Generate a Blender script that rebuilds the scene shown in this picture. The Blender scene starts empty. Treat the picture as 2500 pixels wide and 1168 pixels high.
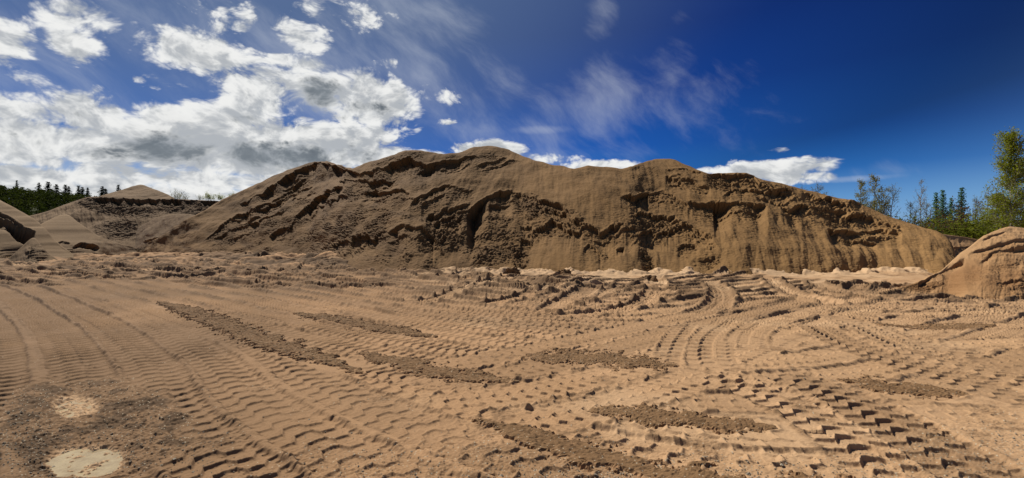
import bpy, math, random, time
import numpy as np
from mathutils import Vector, Matrix

T0 = time.time()
F, CX, CY, HC = 1100.0, 1250.0, 584.0, 1.7        # photo focal length / centre in photo pixels, eye height
scene = bpy.context.scene
col = scene.collection
rnd = random.Random(11)
nr = np.random.RandomState(5)

# ------------------------------------------------------------------ helpers
def tag(o, label=None, cat=None, group=None, kind=None):
    if label: o['label'] = label
    if cat: o['category'] = cat
    if group: o['group'] = group
    if kind: o['kind'] = kind
    return o

def link_mesh(name, V, FA, mat, parent=None, smooth=False):
    """V (n,3), FA (m,k) constant-size faces"""
    V = np.asarray(V, np.float32); FA = np.asarray(FA, np.int32)
    me = bpy.data.meshes.new(name)
    n, k = FA.shape
    me.vertices.add(len(V)); me.vertices.foreach_set('co', V.ravel())
    me.loops.add(n * k); me.loops.foreach_set('vertex_index', FA.ravel())
    me.polygons.add(n)
    me.polygons.foreach_set('loop_start', np.arange(0, n * k, k, dtype=np.int32))
    me.polygons.foreach_set('loop_total', np.full(n, k, np.int32))
    me.polygons.foreach_set('use_smooth', np.full(n, smooth, bool))
    me.materials.append(mat)
    me.update(calc_edges=True)
    o = bpy.data.objects.new(name, me); col.objects.link(o)
    if parent: o.parent = parent
    return o

def grid_faces(n, m, off=0):
    i = np.arange(n - 1)[:, None] * m + np.arange(m - 1)[None, :]
    return (np.stack([i, i + 1, i + m + 1, i + m], -1).reshape(-1, 4) + off)

def grid_mesh(name, X, Y, Z, mat, attrs=None, parent=None, smooth=True, flip=False):
    n, m = X.shape
    fa = grid_faces(n, m)
    if flip: fa = fa[:, ::-1]
    o = link_mesh(name, np.stack([X, Y, Z], -1).reshape(-1, 3), fa, mat, parent, smooth)
    for k, a in (attrs or {}).items():
        at = o.data.attributes.new(k, 'FLOAT', 'POINT')
        at.data.foreach_set('value', np.ascontiguousarray(a, np.float32).ravel())
    return o

PERM = nr.permutation(4096).astype(np.int64)
def _hash(ix, iy, seed):
    return PERM[(PERM[(ix + seed * 131) & 4095] + iy * 7 + seed * 17) & 4095]
GA = nr.rand(4096) * 2 * np.pi
GX, GY = np.cos(GA), np.sin(GA)
R1, R2, R3 = nr.rand(4096), nr.rand(4096), nr.rand(4096)
def perlin(x, y, seed=0):
    x = np.asarray(x, float); y = np.asarray(y, float)
    ix = np.floor(x).astype(np.int64); iy = np.floor(y).astype(np.int64)
    fx = x - ix; fy = y - iy
    u = fx * fx * fx * (fx * (fx * 6 - 15) + 10); v = fy * fy * fy * (fy * (fy * 6 - 15) + 10)
    def g(dx, dy):
        h = _hash(ix + dx, iy + dy, seed)
        return GX[h] * (fx - dx) + GY[h] * (fy - dy)
    a = g(0, 0) * (1 - u) + g(1, 0) * u
    b = g(0, 1) * (1 - u) + g(1, 1) * u
    return (a * (1 - v) + b * v) * 1.5
def fbm(x, y, oct=4, seed=0, rough=.5):
    s = 0; a = 1.
    for i in range(oct):
        s = s + a * perlin(x * 2 ** i + i * 3.7, y * 2 ** i - i * 5.1, seed + i); a *= rough
    return s
def ridged(x, y, oct=4, seed=0, rough=.5):
    s = 0; a = 1.
    for i in range(oct):
        s = s + a * (1 - 2 * np.abs(perlin(x * 2 ** i + i * 3.7, y * 2 ** i - i * 5.1, seed + i))); a *= rough
    return s
def worley(x, y, seed=0):
    """F1 distance and a random value of the nearest cell"""
    ix = np.floor(x).astype(np.int64); iy = np.floor(y).astype(np.int64)
    best = np.full(np.shape(x), 9.); val = np.zeros(np.shape(x))
    for dx in (-1, 0, 1):
        for dy in (-1, 0, 1):
            h = _hash(ix + dx, iy + dy, seed)
            d = (ix + dx + R1[h] - x) ** 2 + (iy + dy + R2[h] - y) ** 2
            k = d < best
            best = np.where(k, d, best); val = np.where(k, R3[h], val)
    return np.sqrt(best), val
def sstep(a, b, x):
    t = np.clip((x - a) / (b - a), 0, 1); return t * t * (3 - 2 * t)
def depth_at(py): return HC * F / (py - CY)
def on_ground(px, py):
    D = depth_at(py); return np.array([(px - CX) / F * D, D])
def spline(P, n):
    """Catmull-Rom through P"""
    P = np.asarray(P, float)
    Q = np.vstack([2 * P[0] - P[1], P, 2 * P[-1] - P[-2]])
    out = []
    for i in range(1, len(Q) - 2):
        t = np.linspace(0, 1, n, endpoint=False)[:, None]
        a, b, c, d = Q[i - 1], Q[i], Q[i + 1], Q[i + 2]
        out.append(.5 * (2 * b + (c - a) * t + (2 * a - 5 * b + 4 * c - d) * t ** 2 + (3 * b - a - 3 * c + d) * t ** 3))
    return np.vstack(out + [P[-1:]])
def resample(P, step):
    d = np.r_[0, np.cumsum(np.hypot(*np.diff(P, axis=0).T))]
    s = np.linspace(0, d[-1], max(3, int(d[-1] / step)))
    return np.stack([np.interp(s, d, P[:, 0]), np.interp(s, d, P[:, 1])], -1)

# ------------------------------------------------------------------ materials
class NB:
    """small node builder"""
    def __init__(s, tree): s.t = tree; s.n = tree.nodes; s.l = tree.links
    def put(s, sock, v):
        if v is None: return
        if hasattr(v, 'is_linked') or isinstance(v, bpy.types.NodeSocket): s.l.new(v, sock)
        else: sock.default_value = v
    def m(s, op, a, b=None, c=None, clamp=False):
        n = s.n.new('ShaderNodeMath'); n.operation = op; n.use_clamp = clamp
        for i, v in enumerate((a, b, c)): s.put(n.inputs[i], v)
        return n.outputs[0]
    def v(s, op, a, b=None, c=None):
        n = s.n.new('ShaderNodeVectorMath'); n.operation = op
        for i, v in enumerate((a, b, c)): s.put(n.inputs[i], v)
        return n.outputs['Value'] if op in ('DOT_PRODUCT', 'LENGTH') else n.outputs[0]
    def mix(s, f, a, b, blend='MIX'):
        n = s.n.new('ShaderNodeMix'); n.data_type = 'RGBA'; n.blend_type = blend
        s.put(n.inputs[0], f); s.put(n.inputs[6], a); s.put(n.inputs[7], b)
        return n.outputs[2]
    def ss(s, x, lo, hi, a=0., b=1.):
        n = s.n.new('ShaderNodeMapRange'); n.interpolation_type = 'SMOOTHSTEP'
        s.put(n.inputs[0], x); s.put(n.inputs[1], lo); s.put(n.inputs[2], hi); s.put(n.inputs[3], a); s.put(n.inputs[4], b)
        return n.outputs[0]
    def noise(s, vec, scale, detail=4, rough=.55, dim='3D', dist=0.):
        n = s.n.new('ShaderNodeTexNoise'); n.noise_dimensions = dim
        s.put(n.inputs['Vector'], vec); s.put(n.inputs['Scale'], scale); s.put(n.inputs['Detail'], detail)
        s.put(n.inputs['Roughness'], rough); s.put(n.inputs['Distortion'], dist)
        return n.outputs[0]
    def voro(s, vec, scale, out='Distance', feature='F1'):
        n = s.n.new('ShaderNodeTexVoronoi'); n.feature = feature
        s.put(n.inputs['Vector'], vec); s.put(n.inputs['Scale'], scale)
        return n.outputs[out]
    def attr(s, name):
        n = s.n.new('ShaderNodeAttribute'); n.attribute_name = name; return n.outputs['Fac']
    def bump(s, h, strength, dist, nrm=None):
        n = s.n.new('ShaderNodeBump'); n.inputs['Strength'].default_value = strength; n.inputs['Distance'].default_value = dist
        s.put(n.inputs['Height'], h)
        if nrm is not None: s.put(n.inputs['Normal'], nrm)
        return n.outputs[0]
    def comb(s, x, y, z):
        n = s.n.new('ShaderNodeCombineXYZ')
        for i, v in enumerate((x, y, z)): s.put(n.inputs[i], v)
        return n.outputs[0]

def new_mat(name):
    m = bpy.data.materials.new(name); m.use_nodes = True
    b = m.node_tree.nodes['Principled BSDF']
    b.inputs['Specular IOR Level'].default_value = .15; b.inputs['Roughness'].default_value = .95
    return m, NB(m.node_tree), b
ALB = .68
def rgb(r, g, b): return (r, g, b, 1.)
def alb(c): return (c[0] * ALB, c[1] * ALB, c[2] * ALB)

def soil_material(name, c_dry, c_alt, c_damp_shade, c_pale, patch=.35, grain=40., speck=.0, bumpd=.02, streak=None):
    c_dry, c_alt, c_damp_shade, c_pale = alb(c_dry), alb(c_alt), alb(c_damp_shade), alb(c_pale)
    m, k, b = new_mat(name)
    co = k.n.new('ShaderNodeTexCoord').outputs['Object']
    n1 = k.noise(co, patch, 5, .6)
    n2 = k.noise(co, patch * 9, 5, .65)
    n3 = k.noise(co, grain, 3, .7)
    c = k.mix(k.ss(n1, .35, .65), rgb(*c_dry), rgb(*c_alt))
    c = k.mix(k.ss(n2, .3, .75, 0., .45), c, rgb(*[x * .78 for x in c_dry]))
    if streak:
        spx = k.n.new('ShaderNodeSeparateXYZ'); k.l.new(co, spx.inputs[0])
        ns = k.noise(k.comb(k.m('ADD', k.m('MULTIPLY', k.attr('fall'), streak), k.m('MULTIPLY', k.noise(co, .7, 3), 2.2)), k.m('MULTIPLY', spx.outputs[2], .22), 0.), 1., 5, .62, '2D')
        c = k.mix(k.ss(ns, .45, .72, 0., .26), c, rgb(*c_damp_shade))
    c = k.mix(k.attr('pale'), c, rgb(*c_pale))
    c = k.mix(k.attr('damp'), c, rgb(*c_damp_shade))
    c = k.mix(k.ss(n3, .25, .75, 0., .5), c, k.mix(1., c, rgb(.66, .62, .57), 'MULTIPLY'))
    if speck:
        vd = k.voro(co, 55.); vc = k.voro(co, 55., 'Color')
        sep = k.n.new('ShaderNodeSeparateColor'); k.l.new(vc, sep.inputs[0])
        pick = k.m('GREATER_THAN', sep.outputs[0], k.m('SUBTRACT', 1., k.m('MULTIPLY', k.attr('speck'), speck)))
        near = k.m('LESS_THAN', vd, .33)
        c = k.mix(k.m('MULTIPLY', pick, near), c, rgb(.34, .29, .21))
    k.l.new(c, b.inputs['Base Color'])
    if streak:
        h = k.m('ADD', k.m('MULTIPLY', n3, .5), k.m('MULTIPLY', k.noise(k.comb(k.m('MULTIPLY', k.attr('fall'), streak * 3.2), k.m('MULTIPLY', spx.outputs[2], .8), 0.), 1., 4, .6, '2D'), .4))
    else:
        h = k.m('ADD', k.m('MULTIPLY', n3, .6), k.noise(co, grain * .3, 4, .6))
    k.l.new(k.bump(h, .55, bumpd), b.inputs['Normal'])
    return m

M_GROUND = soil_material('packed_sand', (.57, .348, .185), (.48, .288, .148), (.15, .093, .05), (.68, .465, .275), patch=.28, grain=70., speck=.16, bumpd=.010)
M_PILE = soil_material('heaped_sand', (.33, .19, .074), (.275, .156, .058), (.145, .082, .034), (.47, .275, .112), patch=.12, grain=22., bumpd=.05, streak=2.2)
M_RIGHT = soil_material('orange_sand', (.52, .31, .15), (.45, .258, .118), (.30, .158, .068), (.62, .40, .215), patch=.6, grain=40., bumpd=.03, streak=5.)
M_LEFT = soil_material('grey_sand', (.27, .178, .094), (.225, .146, .075), (.14, .088, .046), (.36, .24, .13), patch=.15, grain=18., bumpd=.05, streak=1.4)
M_FAR = soil_material('bank_sand', (.25, .16, .083), (.20, .127, .065), (.125, .078, .041), (.31, .205, .11), patch=.1, grain=9., bumpd=.09)
M_LOOSE = soil_material('loose_soil', (.285, .17, .083), (.23, .134, .064), (.14, .085, .042), (.48, .29, .152), patch=1.5, grain=90., speck=.2, bumpd=.015)

def flat_mat(name, c, c2, scale=3., rough=.9, transl=0.):
    c, c2 = alb(c), alb(c2)
    m, k, b = new_mat(name)
    co = k.n.new('ShaderNodeTexCoord').outputs['Object']
    oi = k.n.new('ShaderNodeObjectInfo').outputs['Random']
    c_ = k.mix(k.ss(k.noise(co, scale, 3), .35, .65), rgb(*c), rgb(*c2))
    c_ = k.mix(k.m('MULTIPLY', oi, .35), c_, rgb(c2[0] * .7, c2[1] * .75, c2[2] * .7))
    k.l.new(c_, b.inputs['Base Color']); b.inputs['Roughness'].default_value = rough; b.inputs['Specular IOR Level'].default_value = .05
    if transl:
        tr = k.n.new('ShaderNodeBsdfTranslucent'); k.l.new(c_, tr.inputs[0])
        mx = k.n.new('ShaderNodeMixShader'); mx.inputs[0].default_value = transl
        k.l.new(b.outputs[0], mx.inputs[1]); k.l.new(tr.outputs[0], mx.inputs[2])
        k.l.new(mx.outputs[0], k.n['Material Output'].inputs['Surface'])
    return m
M_BARK = flat_mat('grey_bark', (.16, .125, .09), (.10, .075, .052), 5.)
M_BIRCH = flat_mat('white_bark', (.55, .52, .46), (.30, .27, .22), 6.)
M_LEAF = flat_mat('spring_leaf', (.36, .40, .035), (.26, .31, .025), 2., .7, .55)
M_OLIVE = flat_mat('olive_bud', (.34, .33, .07), (.25, .24, .05), 2., .7, .5)
M_BROWN = flat_mat('brown_twig', (.24, .13, .055), (.16, .085, .04), 2., .8, .3)
M_LARCH = flat_mat('larch_needle', (.12, .25, .13), (.085, .19, .10), 2., .7, .5)
M_FIR = flat_mat('dark_needle', (.032, .055, .020), (.022, .04, .016), 1., .8, .3)
M_WOOD = flat_mat('far_leaf', (.062, .078, .012), (.034, .048, .008), .08, .9, .4)
M_BRUSH = flat_mat('brush_leaf', (.22, .25, .03), (.14, .17, .02), 1., .75, .5)
M_HILL = flat_mat('forest_floor', (.05, .062, .018), (.035, .045, .014), .1)

# ------------------------------------------------------------------ sloping heaps
def slope_mesh(name, mat, crest, base, slope=.62, px_step=1.6, nfront=300, nback=30, back=.6, back_run=None, rnd_k=.5,
               z0=0., disp=None, base_depth=None, attrs=None, slope_fn=None):
    crest = np.array(crest, float); base = np.array(base, float)
    px = np.arange(crest[0, 0], crest[-1, 0] + .1, px_step)
    t = (px - CX) / F
    Db = np.interp(px, base[:, 0], base[:, 1])
    if base_depth is None: Db = depth_at(Db)
    k = np.ones(int(24 / px_step) * 2 + 1); k /= k.sum()
    pad = len(k) // 2
    sm = lambda a: np.convolve(np.pad(a, pad, mode='edge'), k, 'valid')
    Db = sm(Db)
    yc = np.interp(px, crest[:, 0], crest[:, 1])
    k2 = np.hanning(2 * int(9 / px_step) + 3)[1:-1]; k2 /= k2.sum(); p2 = len(k2) // 2
    yc = np.convolve(np.pad(yc, p2, mode='edge'), k2, 'valid')
    te = (CY - yc) / F
    s = np.full(len(px), slope) if slope_fn is None else slope_fn(px)
    Dc = (HC - z0 + s * Db) / np.maximum(s - te, .08)
    Dc = np.maximum(Dc, Db + .15)
    zc = HC + te * Dc
    fr = np.linspace(0, 1, nfront)[:, None]
    D0 = Db[None] - 1.5
    Df = D0 + (Dc[None] - D0) * fr
    run = (zc - z0) / back if back_run is None else np.full(len(px), back_run)
    br = (np.linspace(0, 1, nback + 1)[1:, None]) ** 1.5
    Dd = Dc[None] + (np.maximum(run, .3)[None] + .6) * br
    D = np.vstack([Df, Dd])
    q = D - Dc[None]
    kk = rnd_k * np.clip((zc - z0) / 2., .05, 1)[None]
    za = zc[None] + kk / 4 + (q * ((zc - z0) / np.maximum(Dc - Db, .1))[None])
    zb = zc[None] + kk / 4 - q * back
    h = np.maximum(kk - np.abs(za - zb), 0) / kk
    Z = np.minimum(za, zb) - h * h * kk / 4
    X = t[None] * D; Y = D.copy()
    PX = np.repeat(px[None], len(D), 0)
    YI = CY - F * (Z - HC) / D
    ds = np.sqrt(np.diff(X, axis=0) ** 2 + np.diff(Y, axis=0) ** 2 + np.diff(Z, axis=0) ** 2)
    L = np.vstack([np.zeros((1, len(px))), np.cumsum(ds, 0)])
    XT = np.repeat((t * Db)[None], len(D), 0)
    ctx = dict(XT=XT, PX=PX, YI=YI, L=L, X=X, Y=Y, Z=Z, nf=nfront, px=px, Lc=L[nfront - 1], z0=z0)
    A = {}
    if disp is not None:
        d, A = disp(ctx)
        gu = np.stack(np.gradient(np.stack([X, Y, Z], -1), axis=1), -1) if False else np.gradient(np.stack([X, Y, Z], -1), axis=1)
        gv = np.gradient(np.stack([X, Y, Z], -1), axis=0)
        # smooth base normal: use slope direction only
        n = np.cross(gu, gv); n /= np.linalg.norm(n, axis=-1, keepdims=True) + 1e-9
        n[n[..., 2] < 0] *= -1
        X = X + n[..., 0] * d; Y = Y + n[..., 1] * d; Z = Z + n[..., 2] * d
    A['fall'] = XT
    for a in ('damp', 'pale', 'speck'):
        if a not in A: A[a] = np.zeros_like(X)
    return grid_mesh(name, X, Y, Z, mat, A)

def scarp(c, pts, d, R, face=.25, seed=0, jag=.25, taper=.12, lip=.05, fine=1.):
    """a broken step across a slope: crust above, dropped face below, debris running back up to the slope over R metres"""
    pts = np.array(pts, float)
    px, nf = c['px'], c['nf']
    ys = np.interp(px, pts[:, 0], pts[:, 1])
    ins = (px >= pts[0, 0]) & (px <= pts[-1, 0])
    Ls = np.zeros(len(px))
    for j in np.where(ins)[0]:
        Ls[j] = np.interp(-ys[j], -c['YI'][:nf, j], c['L'][:nf, j])
    xw = c['X'][nf // 2]
    blk = np.floor(xw / .42 + .9 * fbm(xw * .8, xw * 0 + seed, 2, seed + 2)).astype(np.int64)
    rb = R1[_hash(blk, blk * 0 + seed, 3)] - .5; rb2 = R2[_hash(blk // 2, blk * 0 + seed, 5)]
    Ls = Ls + jag * .9 * rb
    Ls = Ls + jag * (fbm(xw * .9, xw * 0 + seed, 5, seed, .62))
    u = (px - pts[0, 0]) / (pts[-1, 0] - pts[0, 0])
    ta = np.clip(np.minimum(u, 1 - u) / taper, 0, 1) ** .7 * ins
    dep = d * ta * np.clip(.75 + .9 * fbm(xw * .5, xw * 0 + seed + 9.3, 3, seed + 40), .12, 1.5) * (.55 + .8 * rb2)
    q = Ls[None] - c['L'] + .05 * fine * fbm(c['X'] * 3.5, c['L'] * 3.5, 3, seed + 3)
    face_w = face * (.6 + .8 * np.clip(.5 + fbm(xw * 1.7, xw * 0 + 4., 2, seed + 8), 0, 1))
    dn = sstep(0, 1, q / face_w[None])
    rec = np.clip(1 - (q - face_w[None]) / R, 0, 1)
    out = -dep[None] * dn * rec ** 1.3
    out += lip * ta[None] * np.exp(-((q + .12) / .15) ** 2) * (q < .05)
    crumb = ta[None] * sstep(0, .1, q) * np.exp(-np.clip(q - face_w[None], 0, 99) / (R * .45))
    return out, crumb

def blob(c, cx, cy, rx, ry, rot=0.):
    a = math.radians(rot); dx = c['PX'] - cx; dy = c['YI'] - cy
    u = (dx * math.cos(a) + dy * math.sin(a)) / rx; v = (-dx * math.sin(a) + dy * math.cos(a)) / ry
    return np.clip(1.25 - (u * u + v * v), 0, 1)

def rubble(c, scale=1., seed=0):
    """broken crust blocks and crumbs, unit amplitude ~ .5"""
    x = c['X'] + .35 * fbm(c['X'] * 1.2, c['L'] * 1.2, 3, seed + 5); l = c['L'] + .3 * fbm(c['X'] * 1.1 + 7, c['L'] * 1.4, 3, seed + 6)
    w1, v1 = worley(x * 1.1 / scale, l * 1.7 / scale, seed + 1)
    w2, v2 = worley(x * 2.6 / scale, l * 3.4 / scale, seed + 2)
    w3, v3 = worley(x * 6. / scale, l * 7. / scale, seed + 3)
    return .55 * (v1 - .5) + .45 * (.5 - w1) + .33 * (v2 - .5) + .28 * (.5 - w2) + .16 * (.5 - w3) + .3 * fbm(x * .8, l * .8, 4, seed + 4)

def cones(c, n, x0, x1, ytop, amp, wid, seed, lean=0.):
    """overlapping debris fans: narrow at the top, wide at the base, valleys between"""
    r = np.random.RandomState(seed)
    best = np.zeros_like(c['X'])
    nf = c['nf']
    for i in range(n):
        p = x0 + (x1 - x0) * (i + r.rand() * .9) / n
        j = int(np.clip((p - c['px'][0]) / (c['px'][1] - c['px'][0]), 0, len(c['px']) - 1))
        yt = np.interp(p, ytop[0], ytop[1]) + r.uniform(-25, 25)
        Lt = np.interp(-yt, -c['YI'][:nf, j], c['L'][:nf, j]); xa = c['X'][0, j]
        dn = np.clip(Lt - c['L'], 0, None) / max(Lt, .5)
        xc = xa * (c['Y'] / c['Y'][0, j]) + (lean + r.uniform(-.12, .12)) * (Lt - c['L'])
        w = (.12 + dn * 1.) * wid * r.uniform(.7, 1.4)
        hh = np.clip(1 - np.abs(c['X'] - xc) / w, 0, 1) ** .75 * w / wid * (c['L'] < Lt)
        best = np.maximum(best, hh * (1 - .25 * r.rand()))
    return best * amp

# ---------------- the main pile
CREST = [(318, 612), (340, 603), (372, 588), (400, 573), (440, 548), (480, 525), (542, 488), (597, 463), (640, 443), (665, 431), (700, 417), (727, 408), (752, 399), (770, 395), (797, 395),
         (819, 400), (845, 409), (862, 413), (890, 400), (936, 387), (973, 374), (992, 368), (1029, 368), (1050, 372), (1084, 378),
         (1120, 374), (1157, 360), (1182, 357), (1213, 358), (1237, 365), (1268, 377), (1299, 391), (1351, 404), (1370, 405), (1398, 414),
         (1438, 406), (1484, 408), (1515, 411), (1546, 406), (1576, 395), (1600, 389), (1625, 388), (1645, 391), (1665, 399), (1696, 412), (1733, 427),
         (1751, 426), (1788, 423), (1822, 423), (1850, 436), (1887, 445), (1973, 465), (2050, 485), (2078, 491), (2120, 508), (2157, 525),
         (2204, 540), (2259, 558), (2285, 566), (2312, 588), (2325, 612), (2332, 640), (2340, 668)]
BASE = [(318, 618), (372, 622), (480, 628), (560, 628), (767, 636), (830, 650), (878, 657), (1004, 667), (1120, 664), (1268, 662), (1416, 668), (1546, 670),
        (1597, 667), (1764, 671), (1912, 670), (2120, 665), (2283, 668), (2340, 669)]
def pile_disp(c):
    d = np.zeros_like(c['X']); crumb = np.zeros_like(d)
    front = np.ones_like(d)
    edge = sstep(0, 1.2, c['L']) * sstep(0, .09, (c['Lc'][None] - c['L']) / c['Lc'][None] + .005)
    # broad unevenness
    d += (.24 * fbm(c['X'] * .16, c['L'] * .16, 3, 21) + .07 * fbm(c['X'] * .7, c['L'] * .5, 4, 25)) * edge
    S = [  # points, drop, recovery, jag
        ([(585, 500), (640, 475), (690, 438), (730, 412), (775, 398), (815, 404), (860, 420), (900, 424), (950, 402), (1000, 383), (1040, 400), (1075, 402)], .85, 3.4, .3),
        ([(560, 540), (610, 515), (670, 485), (720, 440), (745, 425)], .45, 2.4, .35),
        ([(500, 585), (560, 540), (620, 520), (700, 470), (760, 452)], .38, 2., .4),
        ([(690, 575), (725, 530), (770, 485), (820, 462), (836, 452)], .72, 3., .25),
        ([(520, 590), (560, 562), (600, 548), (660, 530), (700, 510)], .32, 1.6, .4),
        ([(655, 575), (690, 556), (705, 552)], .5, 1.6, .2),
        ([(870, 470), (900, 462), (950, 466), (985, 462), (1000, 470)], .42, 1.6, .2),
        ([(820, 442), (860, 438), (900, 440), (960, 432)], .35, 1.4, .3),
        ([(1015, 415), (1060, 398), (1120, 392), (1157, 380), (1175, 384)], .42, 1.7, .15),
        ([(1165, 408), (1190, 396), (1225, 388), (1240, 380)], .3, 1.2, .15),
        ([(1000, 500), (1030, 480), (1060, 464), (1090, 453), (1120, 462), (1160, 468)], .55, 2.2, .2),
        ([(1040, 525), (1080, 515), (1120, 508), (1150, 500)], .4, 1.5, .35),
        ([(1060, 545), (1100, 530), (1130, 528)], .35, 1.5, .4),
        ([(1140, 522), (1165, 500), (1190, 482), (1220, 468), (1250, 465), (1272, 476), (1282, 498)], 1.15, 3.2, .12),
        ([(1255, 470), (1300, 482), (1340, 498), (1385, 512)], .5, 1.5, .4),
        ([(1330, 505), (1390, 530), (1430, 545)], .3, 1.3, .4),
        ([(1400, 538), (1440, 552), (1465, 566), (1500, 556), (1525, 545)], .5, 1.8, .25),
        ([(1270, 555), (1300, 562), (1350, 545), (1400, 560), (1430, 555)], .45, 1.5, .5),
        ([(1515, 482), (1550, 478), (1575, 467), (1620, 462), (1650, 474), (1690, 500)], .42, 1.9, .2),
        ([(1545, 518), (1580, 522), (1610, 530), (1650, 518)], .42, 1.4, .45),
        ([(1530, 560), (1580, 565), (1630, 560), (1680, 540), (1740, 585)], .24, 1.2, .5),
        ([(1640, 535), (1680, 545), (1740, 582)], .34, 1.2, .4),
        ([(1655, 592), (1680, 588), (1705, 592)], .35, 1., .3),
        ([(1625, 415), (1670, 417), (1715, 430)], .24, 1.1, .2),
        ([(1625, 432), (1660, 432), (1715, 452), (1735, 455)], .36, 1.4, .35),
        ([(1725, 432), (1760, 430), (1800, 426), (1840, 432), (1865, 455), (1900, 462), (1940, 470)], .5, 1.7, .35),
        ([(1680, 486), (1715, 490), (1740, 492), (1770, 490), (1820, 497), (1850, 498), (1872, 502)], .85, 2.6, .2),
        ([(1765, 470), (1820, 462), (1870, 466), (1935, 468)], .36, 1.3, .5),
        ([(1908, 505), (1930, 508), (1965, 500), (1985, 505), (2040, 508), (2070, 515)], .62, 1.7, .25),
        ([(1960, 470), (2000, 480), (2060, 496), (2105, 512)], .34, 1.3, .45),
        ([(2020, 562), (2060, 566), (2090, 570), (2110, 575)], .62, 1.5, .25),
        ([(2060, 525), (2110, 532), (2160, 545), (2205, 556)], .42, 1.3, .45),
        ([(2100, 565), (2150, 562), (2200, 570)], .38, 1.2, .4),
        ([(1505, 601), (1514, 603), (1524, 601)], .35, .6, .1),
        ([(945, 565), (985, 552), (1030, 560), (1065, 585), (1075, 610)], .26, 3.2, .12),
        ([(780, 610), (830, 590), (880, 575), (940, 570)], .3, 1.8, .5),
        ([(1270, 590), (1285, 580), (1300, 590)], .4, 1.4, .3),
        ([(1425, 608), (1440, 600), (1470, 630)], .3, 1.2, .3),
    ]
    rs = random.Random(3)
    for p, dd, R, jag in list(S):                 # smaller broken ledges below the main ones
        if p[-1][0] - p[0][0] < 60: continue
        for q in range(2):
            a, b = p[0][0], p[-1][0]; x0 = rs.uniform(a - 10, b - 45); x1 = x0 + rs.uniform(40, 95); dy = rs.uniform(10, 26)
            P_ = np.array(p, float); S.append(([(x, float(np.interp(x, P_[:, 0], P_[:, 1])) + dy + rs.uniform(-4, 4)) for x in np.linspace(x0, x1, 4)], dd * rs.uniform(.14, .3), 1.4, jag * 1.2))
    for i, (p, dd, R, jag) in enumerate(S):
        o, cr = scarp(c, p, dd * (.74 if p[0][0] < 1000 or dd > .8 else .56), R * 1.9, face=.10, seed=100 + i * 7, jag=jag * 1.15, fine=1.6)
        d += o; crumb = np.maximum(crumb, cr * min(1, dd / .4))
    # rubble zones
    rub = np.zeros_like(d)
    for (cx, cy, rx, ry, rot, w) in [(620, 590, 150, 50, -12, .35), (700, 530, 130, 45, -35, .4), (860, 560, 170, 60, -15, .6), (900, 460, 90, 50, -25, .6),
                                     (980, 620, 110, 50, 0, .4), (1090, 560, 80, 55, -10, .9), (1195, 570, 75, 75, 0, .75), (1190, 630, 80, 45, 0, .55), (1340, 535, 95, 42, 12, .9),
                                     (1590, 545, 130, 30, 5, .5), (1690, 575, 70, 24, 30, .5), (1830, 455, 120, 24, 8, .7), (2060, 540, 150, 28, 12, .6),
                                     (1680, 605, 35, 26, 0, .7), (1725, 640, 38, 38, 20, .6), (1578, 640, 18, 40, -15, .7), (1450, 625, 38, 30, 15, .6), (1270, 620, 30, 60, 0, .8),
                                     (960, 400, 80, 22, -15, .5), (1180, 395, 60, 18, -20, .4), (740, 430, 70, 30, -40, .4), (1300, 500, 40, 25, 20, .8)]:
        rub = np.maximum(rub, w * blob(c, cx, cy, rx, ry, rot))
    brk = sstep(-.25, .35, fbm(c['X'] * .55, c['L'] * .55, 4, 61))
    rub = np.maximum(rub * (.35 + .65 * brk), crumb * .55)
    d += edge * rub * .22 * rubble(c, .5, 70)
    d += edge * .35 * rub * .3 * fbm(c['X'] * 6, c['L'] * 6, 3, 77, .6)
    # debris fans and rills
    yt = ([1060, 1270, 1430, 1480, 1560, 1700, 1800, 1900, 2000, 2100, 2210, 2300], [620, 600, 580, 590, 600, 590, 530, 525, 545, 590, 590, 600])
    co = cones(c, 30, 1270, 2310, yt, .34, 1.9, 3)
    calm = 1 - .8 * np.clip(rub * 1.5, 0, 1)
    edge = edge / np.maximum(sstep(0, 1.2, c['L']), 1e-3)
    d += calm * edge * co
    d += edge * cones(c, 14, 480, 1260, ([480, 1260], [590, 610]), .3, 1.6, 8) * .8
    sm = (1 - rub)
    lean = (c['XT'] + c['L'] * .14 * np.sign(c['X'] - 6) * sstep(0, 8, np.abs(c['X'] - 6)))
    d += edge * sm * (.06 * fbm(lean * 1.1, c['L'] * .2, 3, 31) + .012 * fbm(lean * 5, c['L'] * .4, 3, 33))
    d += edge * .012 * fbm(c['X'] * 9, c['L'] * 9, 2, 35)
    d += .06 * (1 - edge) * fbm(c['X'] * .8, c['L'] * .8, 3, 36) * sstep(.2, 1, c['L'])
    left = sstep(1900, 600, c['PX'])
    damp = np.clip(rub * .8 * (.4 + .6 * brk) + .46 * left + .32 * sstep(.0, .5, fbm(c['X'] * .22, c['L'] * .5, 4, 90)) * left, 0, .85)  # rubble is darker soil; the left gradient is exposure falloff painted in
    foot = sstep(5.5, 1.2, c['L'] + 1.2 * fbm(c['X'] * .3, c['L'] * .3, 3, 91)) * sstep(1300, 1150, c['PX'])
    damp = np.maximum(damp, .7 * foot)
    pale = sstep(1500, 2250, c['PX']) * .5 * (1 - damp)  # right end paler: its brighter exposure is put into the sand colour
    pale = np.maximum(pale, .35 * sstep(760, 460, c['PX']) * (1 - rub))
    return d, dict(damp=damp, pale=pale)
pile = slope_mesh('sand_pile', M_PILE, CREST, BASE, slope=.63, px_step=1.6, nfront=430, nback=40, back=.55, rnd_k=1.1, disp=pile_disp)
tag(pile, 'huge brown sand stockpile with broken crusts filling the middle of the pit', 'sand pile')
print('pile', time.time() - T0)

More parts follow.
